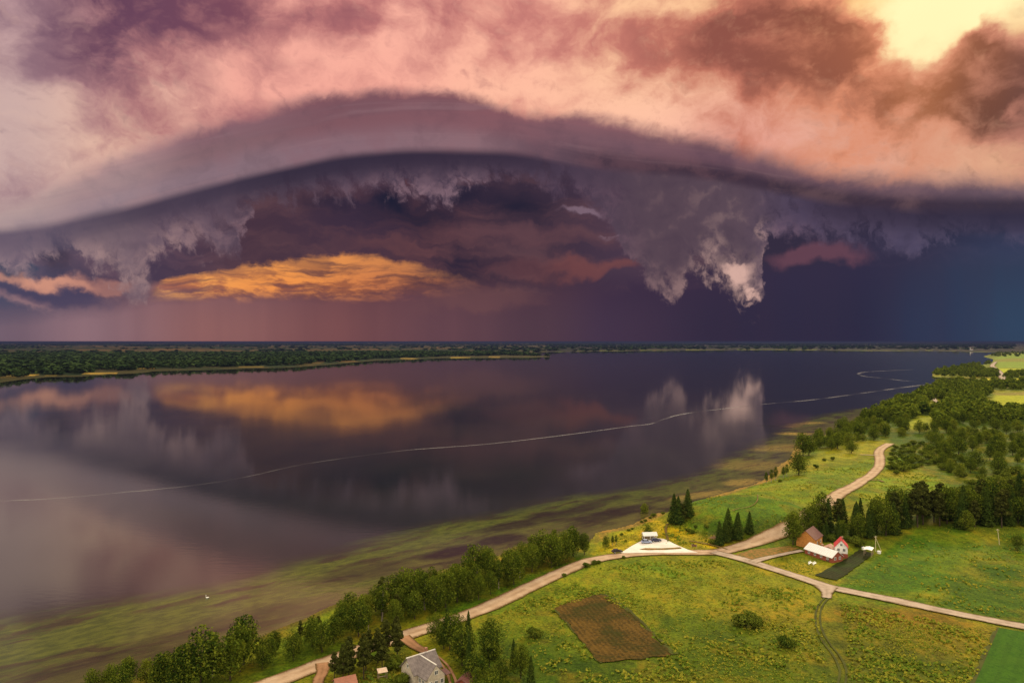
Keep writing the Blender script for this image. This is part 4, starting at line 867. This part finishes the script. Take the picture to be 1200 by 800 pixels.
B_orange = boards('orange_timber', (.55,.24,.06), .25); B_roofw = boards('white_sheet_roof', (.80,.78,.77), .9, 0, .08); B_roofb = boards('brown_roof', (.17,.085,.075), .35, 0, .15)
B_roofr = boards('red_roof', (.48,.04,.05), .35, 1, .15); B_roofg = boards('grey_slate', (.20,.165,.16), .6, 0, .25); B_ridge = plain('ridge_cap', (.62,.58,.55))
B_glass = plain('window_glass', (.03,.035,.045), .12, .2, 1, .6); B_frame = plain('window_frame', (.75,.73,.7)); B_brown = plain('brown_door', (.10,.05,.03)); B_wood = plain('weathered_wood', (.36,.27,.18), .9, .3, 5)
B_brick = plain('chimney_brick', (.30,.14,.09)); B_conc = plain('concrete', (.42,.40,.38)); B_metal = plain('white_metal', (.78,.78,.78), .5)
B_pole = plain('pale_pole', (.62,.52,.36), .9)
def bm_obj(name, bm, m, parent=None, **kw):
    bmesh.ops.recalc_face_normals(bm, faces=bm.faces); me = bpy.data.meshes.new(name); bm.to_mesh(me); bm.free(); me.materials.append(m); return link(name, me, parent, **kw)
def box(bm, x0, x1, y0, y1, z0, z1, M=None):
    r = bmesh.ops.create_cube(bm, size=1.0); vs_ = r['verts']
    for v in vs_: v.co = Vector((x0+(v.co.x+.5)*(x1-x0), y0+(v.co.y+.5)*(y1-y0), z0+(v.co.z+.5)*(z1-z0)))
    if M: bmesh.ops.transform(bm, matrix=M, verts=vs_)
    return vs_
def prism(bm, prof, a, b, axis='x'):
    def P(u, w, s): return (s, u, w) if axis == 'x' else (u, s, w)
    A_ = [bm.verts.new(P(u, w, a)) for u, w in prof]; B_ = [bm.verts.new(P(u, w, b)) for u, w in prof]; k = len(prof)
    bm.faces.new(A_); bm.faces.new(B_[::-1])
    for i in range(k): bm.faces.new([A_[i], B_[i], B_[(i+1) % k], A_[(i+1) % k]])
def rod(bm, p0, p1, r0, r1=None, k=8):
    V, Fa = limb(p0, p1, r0, r0 if r1 is None else r1, k); vv = [bm.verts.new(v) for v in V]
    for f in Fa: bm.faces.new([vv[i] for i in f])
    bm.faces.new(vv[:k][::-1]); bm.faces.new(vv[k:])
def thing(name, label, cat, x, y, rz=0, group=None, z=None):
    o = bpy.data.objects.new(name, None); COL.objects.link(o); o.location = (x, y, h1(x, y) if z is None else z); o.rotation_euler = (0, 0, rz); return tag(o, label, cat, group)
def gable_walls(bm, L, W, h, rh, axis='x', c=(0, 0), z0=-.6):
    if axis == 'x': prism(bm, [(c[1]-W/2, z0), (c[1]+W/2, z0), (c[1]+W/2, h), (c[1], h+rh), (c[1]-W/2, h)], c[0]-L/2, c[0]+L/2, 'x')
    else: prism(bm, [(c[0]-W/2, z0), (c[0]+W/2, z0), (c[0]+W/2, h), (c[0], h+rh), (c[0]-W/2, h)], c[1]-L/2, c[1]+L/2, 'y')
def gable_roof(bm, L, W, h, rh, axis='x', c=(0, 0), th=.18, ov=.45):
    s = rh/(W/2); e = W/2+ov
    for sg in (-1, 1):
        prof = [(sg*e, h-s*ov+.03), (0, h+rh+.03), (0, h+rh+th+.03), (sg*e, h-s*ov+th+.03)]
        prism(bm, [((c[1] if axis == 'x' else c[0])+u, w) for u, w in prof], (c[0] if axis == 'x' else c[1])-L/2-ov, (c[0] if axis == 'x' else c[1])+L/2+ov, axis)
def window(parent, x, y, z, w, h, face, roofd=.04):
    """window on a wall; face is the outward direction '+x','-x','+y','-y'"""
    bm = bmesh.new(); f = bmesh.new(); d = .05; sg = 1 if face[0] == '+' else -1
    if face[1] == 'y':
        box(bm, x-w/2, x+w/2, min(y, y+sg*d), max(y, y+sg*d), z, z+h)
        for a, b, c_, e in ((x-w/2-.1, x-w/2, z-.1, z+h+.1), (x+w/2, x+w/2+.1, z-.1, z+h+.1), (x-w/2, x+w/2, z-.1, z), (x-w/2, x+w/2, z+h, z+h+.1), (x-.04, x+.04, z, z+h)):
            box(f, a, b, min(y, y+sg*.1), max(y, y+sg*.1), c_, e)
    else:
        box(bm, min(x, x+sg*d), max(x, x+sg*d), y-w/2, y+w/2, z, z+h)
        for a, b, c_, e in ((y-w/2-.1, y-w/2, z-.1, z+h+.1), (y+w/2, y+w/2+.1, z-.1, z+h+.1), (y-w/2, y+w/2, z-.1, z), (y-w/2, y+w/2, z+h, z+h+.1), (y-.04, y+.04, z, z+h)):
            box(f, min(x, x+sg*.1), max(x, x+sg*.1), a, b, c_, e)
    o = bm_obj('window', bm, B_glass, parent); bm_obj('window_frame', f, B_frame, o); return o
def door(parent, x, y, w, h, face, m=None):
    bm = bmesh.new(); sg = 1 if face[0] == '+' else -1
    if face[1] == 'y': box(bm, x-w/2, x+w/2, min(y, y+sg*.06), max(y, y+sg*.06), 0, h)
    else: box(bm, min(x, x+sg*.06), max(x, x+sg*.06), y-w/2, y+w/2, 0, h)
    o = bm_obj('door', bm, m or B_brown, parent); hb = bmesh.new()
    if face[1] == 'y': box(hb, x+w*.32, x+w*.4, min(y+sg*.06, y+sg*.12), max(y+sg*.06, y+sg*.12), .95, 1.1)
    else: box(hb, min(x+sg*.06, x+sg*.12), max(x+sg*.06, x+sg*.12), y+w*.32, y+w*.4, .95, 1.1)
    bm_obj('handle', hb, B_metal, o); return o
def chimney(parent, x, y, z0, z1, s=.6, m=None):
    bm = bmesh.new(); box(bm, x-s/2, x+s/2, y-s/2, y+s/2, z0, z1); box(bm, x-s/2-.08, x+s/2+.08, y-s/2-.08, y+s/2+.08, z1, z1+.15); bm_obj('chimney', bm, m or B_brick, parent)

# house with the cross gabled grey roof at the bottom of the picture
hx, hy, _ = g(497, 803)
def grey_house():
    cx_, cy_ = -22.6, 181.5
    t = thing('house', 'grey-roofed house with crossing gables and cream boarded walls', 'house', cx_, cy_, math.atan2(4.1, 5.0))
    t.location.z = h1(cx_, cy_); t.scale = (.9, .9, .9)
    b = bmesh.new(); gable_walls(b, 8.4, 6.6, 3.0, 3.1, 'x'); w = bm_obj('wall', b, B_cream, t)
    b = bmesh.new(); gable_walls(b, 7.6, 5.4, 3.0, 2.9, 'y', (-.4, -4.4)); bm_obj('gable_wing', b, B_cream, t)
    b = bmesh.new(); gable_roof(b, 8.4, 6.6, 3.0, 3.1, 'x'); r = bm_obj('roof', b, B_roofg, t)
    b = bmesh.new(); gable_roof(b, 7.2, 5.4, 3.0, 2.92, 'y', (-.4, -4.2)); bm_obj('wing_roof', b, B_roofg, t)
    b = bmesh.new(); box(b, -4.7, 4.7, -.14, .14, 6.2, 6.42); bm_obj('ridge_cap', b, B_ridge, r)
    b = bmesh.new(); box(b, -.54, -.26, -8.3, -.1, 6.02, 6.24); bm_obj('ridge_cap', b, B_ridge, r)
    chimney(r, 1.9, .4, 5.0, 7.2)
    for z_ in (.9, 3.6): window(t, -.4, -8.2, z_, .9 if z_ > 2 else .8, 1.0, '-y')
    for x_ in (-2.2, 1.4): window(t, x_, -8.2, .9, .8, 1.1, '-y')
    window(t, -3.1, -6.2, .9, 1.0, 1.1, '-x'); window(t, -3.1, -4.4, .9, 1.0, 1.1, '-x'); window(t, 4.2, 0, .9, 1.2, 1.1, '+x'); window(t, 4.2, 0, 3.7, .8, .9, '+x'); window(t, -4.2, 0, 3.7, .8, .9, '-x')
    door(t, 3.1, -3.3, .95, 2.05, '-y')
    b = bmesh.new(); prism(b, [(-8.0, 2.4), (-5.4, 2.9), (-5.4, 3.0), (-8.0, 2.5)], 2.35, 4.6, 'x')
    for y_ in (-7.8, -5.6): rod(b, (4.4, y_, -.3), (4.4, y_, 2.6), .07)
    bm_obj('porch', b, B_roofb, t)
grey_house()
def small_gable(name, label, px, py, rz, L, W, h, rh, wall, roof, wins=(), cat='shed', drs=(), xy=None):
    x, y, _ = g(px, py); t = thing(name, label, cat, x, y, rz)
    b = bmesh.new(); gable_walls(b, L, W, h, rh); bm_obj('wall', b, wall, t); b = bmesh.new(); gable_roof(b, L, W, h, rh, ov=.35); r = bm_obj('roof', b, roof, t)
    for w in wins: window(t, *w)
    for d_ in drs: door(t, *d_)
    return t, r
small_gable('shed', 'small shed with rusty red roof on the lawn below the pines', 404, 808, .5, 4.6, 3.2, 2.0, 1.1, B_wood, B_roofr if False else plain('rusty_roof', (.34,.14,.09)), [(1.0, -1.6, .9, .6, .6, '-y')], 'shed', [(-1.0, -1.6, .8, 1.8, '-y')])
small_gable('shed', 'low dark red shed half hidden by the leafy grove', 546, 806, 1.2, 4.6, 3.0, 2.1, 1.0, B_red, plain('maroon_roof', (.16,.06,.05)), [(1.0, -1.5, .9, .6, .6, '-y')], 'shed', [(-1.0, -1.5, .8, 1.8, '-y')])
# little wooden shelter on the lawn
x, y, _ = g(448, 795); t = thing('wooden_shelter', 'tiny open wooden shelter with pale roof on the lawn', 'shelter', x, y, .4)
b = bmesh.new(); prism(b, [(-.9, 1.9), (.9, 2.3), (.9, 2.38), (-.9, 1.98)], -1.2, 1.2); bm_obj('roof', b, plain('pale_boards', (.55,.40,.30)), t)
for sx in (-1, 1):
    for sy in (-1, 1): b = bmesh.new(); box(b, sx*1.0-.06, sx*1.0+.06, sy*.7-.06, sy*.7+.06, -.2, 2.1+.155*sy); bm_obj('post', b, B_wood, t)
b = bmesh.new(); box(b, -.9, .9, .3, .62, .4, .46); box(b, -.8, -.7, .36, .56, -.1, .4); box(b, .7, .8, .36, .56, -.1, .4); bm_obj('bench', b, B_wood, t)
# ---- the farm
def barn():
    p1 = g(943, 648); p2 = g(975, 659.5); v = Vector((p2[0]-p1[0], p2[1]-p1[1])); u = v.normalized(); nrm = Vector((-u.y, u.x)); W = 5.6; L = v.length
    c = (Vector(p1[:2])+Vector(p2[:2]))/2 + nrm*W/2
    t = thing('barn', 'long low barn with white sheet roof and red brick walls', 'barn', c.x, c.y, math.atan2(u.y, u.x))
    b = bmesh.new(); gable_walls(b, L, W, 2.0, 2.0); bm_obj('wall', b, B_red, t); b = bmesh.new(); gable_roof(b, L, W, 2.0, 2.0, ov=.3, th=.12); r = bm_obj('roof', b, B_roofw, t)
    for k in range(4): window(t, -L/2+2.2+k*3.0, -W/2, .8, .8, .7, '-y')
    door(t, L/2-2.0, -W/2, 1.4, 2.0, '-y'); window(t, L/2, -1.2, 1.0, .8, .9, '+x'); window(t, L/2, 1.2, 1.0, .8, .9, '+x'); chimney(r, -1, .5, 3.5, 4.7)
barn()
small_gable('house', 'orange timber house with brown roof behind the white-roofed barn', 948.5, 637.5, math.atan2(10.5, 8.5), 9.5, 7.4, 3.4, 3.0, B_orange, B_roofb, [(-4.5, -1.7, 1.0, 1.0, 1.1, '-x'), (-4.5, 1.7, 1.0, 1.0, 1.1, '-x'), (-4.5, 0, 3.5, .9, .9, '-x'), (-2.2, -3.7, 1.0, 1.0, 1.1, '-y'), (2.4, -3.7, 1.0, 1.0, 1.1, '-y')], 'house', [(0, -3.7, .95, 2.0, '-y')])[0]
small_gable('shed', 'small brown-roofed shed between barn and white gabled house', 972, 648, 1.0, 4.6, 4, 2.0, 1.1, B_wood, plain('tan_roof', (.36,.18,.14)), [(-1.2, -2, .8, .7, .7, '-y')], 'shed', [(1.0, -2, .9, 1.8, '-y')])
x, y, _ = g(985.5, 651); t = thing('house', 'narrow two-storey white gabled house with bright red roof', 'house', x, y, -1.95)
b = bmesh.new(); box(b, -2.8, 2.8, -2.32, 2.32, -.6, 1.7); bm_obj('brick_base', b, B_red, t)
b = bmesh.new(); gable_walls(b, 5.5, 4.5, 4.1, 2.6, z0=1.7); bm_obj('wall', b, B_white, t)
b = bmesh.new(); gable_roof(b, 5.5, 4.5, 4.1, 2.6, ov=.3); r = bm_obj('roof', b, B_roofr, t); chimney(r, -.8, .5, 5.8, 7.2, .5)
for w in [(2.75, -1.0, 2.6, .8, 1.0, '+x'), (2.75, 1.0, 2.6, .8, 1.0, '+x'), (2.75, 0, 4.6, .7, .8, '+x'), (0, -2.25, 2.6, .9, 1.0, '-y'), (0, 2.25, 2.6, .9, 1.0, '+y')]: window(t, *w)
door(t, 2.8, 0, .95, 1.65, '+x')
x, y, _ = g(1018, 650); t = thing('open_canopy', 'open white canopy on thin legs beside the vegetable plot', 'canopy', x, y, .95)
b = bmesh.new(); prism(b, [(-1.5, 2.5), (0, 2.75), (1.5, 2.5), (1.5, 2.58), (0, 2.85), (-1.5, 2.58)], -2.5, 2.5); bm_obj('roof', b, B_roofw, t)
for sx in (-1, 0, 1):
    for sy in (-1, 1): b = bmesh.new(); box(b, sx*2.2-.08, sx*2.2+.08, sy*1.3-.08, sy*1.3+.08, -.2, 2.5); bm_obj('post', b, B_wood, t)
x, y, _ = g(1029, 646); t = thing('utility_pole', 'pale pole propped by a leaning strut next to the canopy', 'pole', x, y, 0)
b = bmesh.new(); rod(b, (-1.0, 0, -.3), (-1.0, 0, 6.3), .13, .09); bm_obj('post', b, B_pole, t); b = bmesh.new(); rod(b, (1.5, .1, -.3), (-.9, 0, 5.4), .11, .08); bm_obj('strut', b, B_pole, t)
b = bmesh.new(); box(b, -1.6, -.4, -.06, .06, 5.8, 5.92); bm_obj('crossbar', b, B_pole, t)
x, y, _ = g(1170.5, 638); t = thing('utility_pole', 'slightly leaning pale wooden pole alone in the far green field', 'pole', x, y, 0)
b = bmesh.new(); rod(b, (.3, 0, -.3), (-.5, 0, 6.4), .13, .09); bm_obj('post', b, B_pole, t); b = bmesh.new(); box(b, -1.1, .15, -.06, .06, 6.0, 6.12); bm_obj('crossbar', b, B_pole, t)
for k, (px, py, lab) in enumerate([(949.5,660.5,'white garden bench nearer the lane in front of the barn'), (954.5,661,'white garden bench nearer the gravel road in front of the barn')]):
    x, y, _ = g(px, py); t = thing('garden_bench', lab, 'bench', x, y, .8, 'white benches in front of the barn')
    b = bmesh.new(); box(b, -1.3, 1.3, -.25, .25, .42, .48); bm_obj('seat', b, B_metal, t); b = bmesh.new(); box(b, -1.3, 1.3, .25, .3, .5, .95); bm_obj('backrest', b, B_metal, t)
    for sx in (-1, 1): b = bmesh.new(); box(b, sx*1.05-.05, sx*1.05+.05, -.2, .24, -.1, .42); bm_obj('leg', b, B_metal, t)
for px, py, lab in [(1012,643.5,'small white tank left of the open canopy'), (1030,648,'small white tank at the foot of the propped pole')]:
    x, y, _ = g(px, py); t = thing('water_tank', lab, 'tank', x, y, .3)
    b = bmesh.new(); rod(b, (0, 0, 0), (0, 0, .9), .7, .7, 16); rod(b, (0, 0, .9), (0, 0, 1.1), .7, .25, 16); bm_obj('tank_body', b, B_metal, t); b = bmesh.new(); rod(b, (0, 0, 1.1), (0, 0, 1.2), .22, .22, 12); bm_obj('lid', b, B_conc, t)
# ---- car park
x, y, _ = g(761, 632.5); t = thing('picnic_shelter', 'white shelter with peaked roof at the back of the car park', 'shelter', x, y, .1)
b = bmesh.new(); gable_roof(b, 5.6, 3.0, 2.3, 1.0, ov=.3, th=.1); bm_obj('roof', b, B_white, t)
for sx in (-1, 0, 1):
    for sy in (-1, 1): b = bmesh.new(); box(b, sx*2.6-.09, sx*2.6+.09, sy*1.4-.09, sy*1.4+.09, -.3, 2.35); bm_obj('post', b, B_white, t)
b = bmesh.new(); box(b, -2.5, 2.5, 1.3, 1.38, .2, 1.5); bm_obj('back_panel', b, B_wood, t)
b = bmesh.new(); box(b, -1.2, 1.2, -.4, .4, .7, .76); box(b, -.9, -.8, -.35, .35, -.1, .7); box(b, .8, .9, -.35, .35, -.1, .7); bm_obj('table', b, B_wood, t)
def car(label, px, py, rz, paint, group='cars parked at the lake'):
    x, y, _ = g(px, py); t = thing('parked_car', label, 'car', x, y, rz, group, z=h1(x, y)+.36)
    b = bmesh.new(); prism(b, [(-2.1,.35),(-2.15,.75),(-1.95,.95),(-.95,1.0),(.9,1.0),(2.0,.85),(2.2,.6),(2.15,.32)], -.86, .86, 'y')
    for v in b.verts: v.co = Vector((v.co.x, v.co.y, v.co.z))
    bmesh.ops.bevel(b, geom=[e for e in b.edges], offset=.06, segments=2, affect='EDGES'); body = bm_obj('body', b, plain('car_paint', paint, .3, .03, 1, .6), t)
    b = bmesh.new(); prism(b, [(-1.75,.97),(-1.25,1.42),(.35,1.45),(1.05,.98)], -.74, .74, 'y'); bmesh.ops.bevel(b, geom=[e for e in b.edges], offset=.07, segments=2, affect='EDGES'); bm_obj('window', b, B_glass, t)
    b = bmesh.new(); box(b, -1.2, .3, -.68, .68, 1.43, 1.49); bmesh.ops.bevel(b, geom=[e for e in b.edges], offset=.02, segments=1, affect='EDGES'); bm_obj('roof', b, body.data.materials[0], t)
    for sx in (-1.3, 1.35):
        for sy in (-.8, .8):
            b = bmesh.new(); rod(b, (sx, sy-.1, .33), (sx, sy+.1, .33), .33, .33, 16); w = bm_obj('wheel', b, plain('tyre', (.02,.02,.02)), t)
            b = bmesh.new(); rod(b, (sx, sy-.115, .33), (sx, sy+.115, .33), .2, .2, 12); bm_obj('rim', b, plain('rim', (.5,.5,.5), .3), w)
    for sy in (-.6, .6):
        b = bmesh.new(); box(b, 2.12, 2.2, sy-.16, sy+.16, .58, .72); bm_obj('headlight', b, B_frame, t)
        b = bmesh.new(); box(b, -2.17, -2.1, sy-.14, sy+.14, .62, .78); bm_obj('tail_light', b, plain('red_lamp', (.4,.02,.02)), t)
car('silver-blue car parked at the front left of the car park', 757.5, 637, .05, (.30,.36,.55))
car('dark blue car parked beside the white shelter', 768.5, 635, .12, (.03,.035,.09))
car('black car parked at the roadside left of the car park', 723, 648.2, .3, (.015,.015,.02))
x, y, _ = g(813.5, 642.5); t = thing('information_board', 'brown wooden information board on two posts right of the car park', 'notice board', x, y, -.2)
b = bmesh.new(); box(b, -.9, .9, -.05, .05, .8, 1.7); bm_obj('panel', b, plain('board_brown', (.16,.08,.05)), t)
for sx in (-1, 1): b = bmesh.new(); box(b, sx*.95-.06, sx*.95+.06, -.06, .06, -.2, 1.9); bm_obj('post', b, B_wood, t)
# heap of brushwood at the foot of the mound
x, y, _ = g(842, 631)
rr = np.random.default_rng(4); parts = []
for i in range(140):
    a = rr.random()*6.28; r0 = 2.6*rr.random()**.5; p = np.array([math.cos(a)*r0*1.3, math.sin(a)*r0, .1+.9*(1-r0/2.7)*rr.random()]); d = rr.normal(size=3); d[2] *= .35; d = d/np.linalg.norm(d)*rr.uniform(.5, 1.3); parts.append(limb(p-d, p+d, .06, .03, 5))
V, Fa = join(parts); o = link('brushwood_heap', mesh_np('brushwood_heap', V, Fa, plain('cut_branches', (.30,.16,.10)), smooth=False), loc=(x, y, h1(x, y)+.2), label='reddish-brown heap of cut branches beside the dark conifer clump', cat='brushwood')
# swan on the shallows
x, y = flat(243, 700.5)
b = bmesh.new(); r_ = bmesh.ops.create_uvsphere(b, u_segments=16, v_segments=10, radius=1)
for v in r_['verts']: v.co = Vector((v.co.x*.62, v.co.y*.28*(1-.25*v.co.x), .16+v.co.z*.26+max(0, -v.co.x)*.18))
pts = [(.42,0,.22),(.62,0,.42),(.60,0,.66),(.50,0,.84),(.56,0,.97),(.70,0,.96)]
for i in range(5): rod(b, pts[i], pts[i+1], .075-.006*i, .07-.006*i, 8)
rod(b, (.66, 0, .96), (.84, 0, .92), .055, .015, 8)
o = bm_obj('swan', b, plain('white_feathers', (.82,.80,.76)), None, label='white swan floating on the shallow weedy water', cat='bird', loc=(x, y, 0)); o.rotation_euler = (0, 0, 2.8)
# church far off on the opposite shore
x, y = flat(1138.5, 410.7, 3); t = thing('church', 'tiny white church with a tower on the distant shore', 'church', x, y, .4); t.scale = (.8, .8, .75)
b = bmesh.new(); gable_walls(b, 34, 14, 11, 8, z0=-3); bm_obj('nave', b, B_white, t); b = bmesh.new(); gable_roof(b, 34, 14, 11, 8, ov=.8, th=.4); bm_obj('roof', b, B_roofb, t)
b = bmesh.new(); box(b, -24, -17.2, -4, 4, -3, 34); bm_obj('tower', b, B_white, t); b = bmesh.new(); rod(b, (-20.6, 0, 34), (-20.6, 0, 48), 5.2, .1, 8); bm_obj('spire', b, B_roofb, t)

# ---- the air between
def haze():
    m = bpy.data.materials.new('haze'); m.use_nodes = True; t = m.node_tree; t.nodes.clear()
    v = t.nodes.new('ShaderNodeVolumePrincipled'); v.inputs['Color'].default_value = (.036, .046, .12, 1); v.inputs['Density'].default_value = HAZE_D; v.inputs['Anisotropy'].default_value = .1
    o = t.nodes.new('ShaderNodeOutputMaterial'); t.links.new(v.outputs[0], o.inputs[1])
    b = bmesh.new(); box(b, -150000, 150000, -150000, 150000, -6, 86.5); me = bpy.data.meshes.new('haze'); b.to_mesh(me); b.free(); me.materials.append(m)
    link('haze', me, kind='stuff', label='thin bluish storm haze lying over the lake and far fields')
HAZE_D = 7e-5
haze()
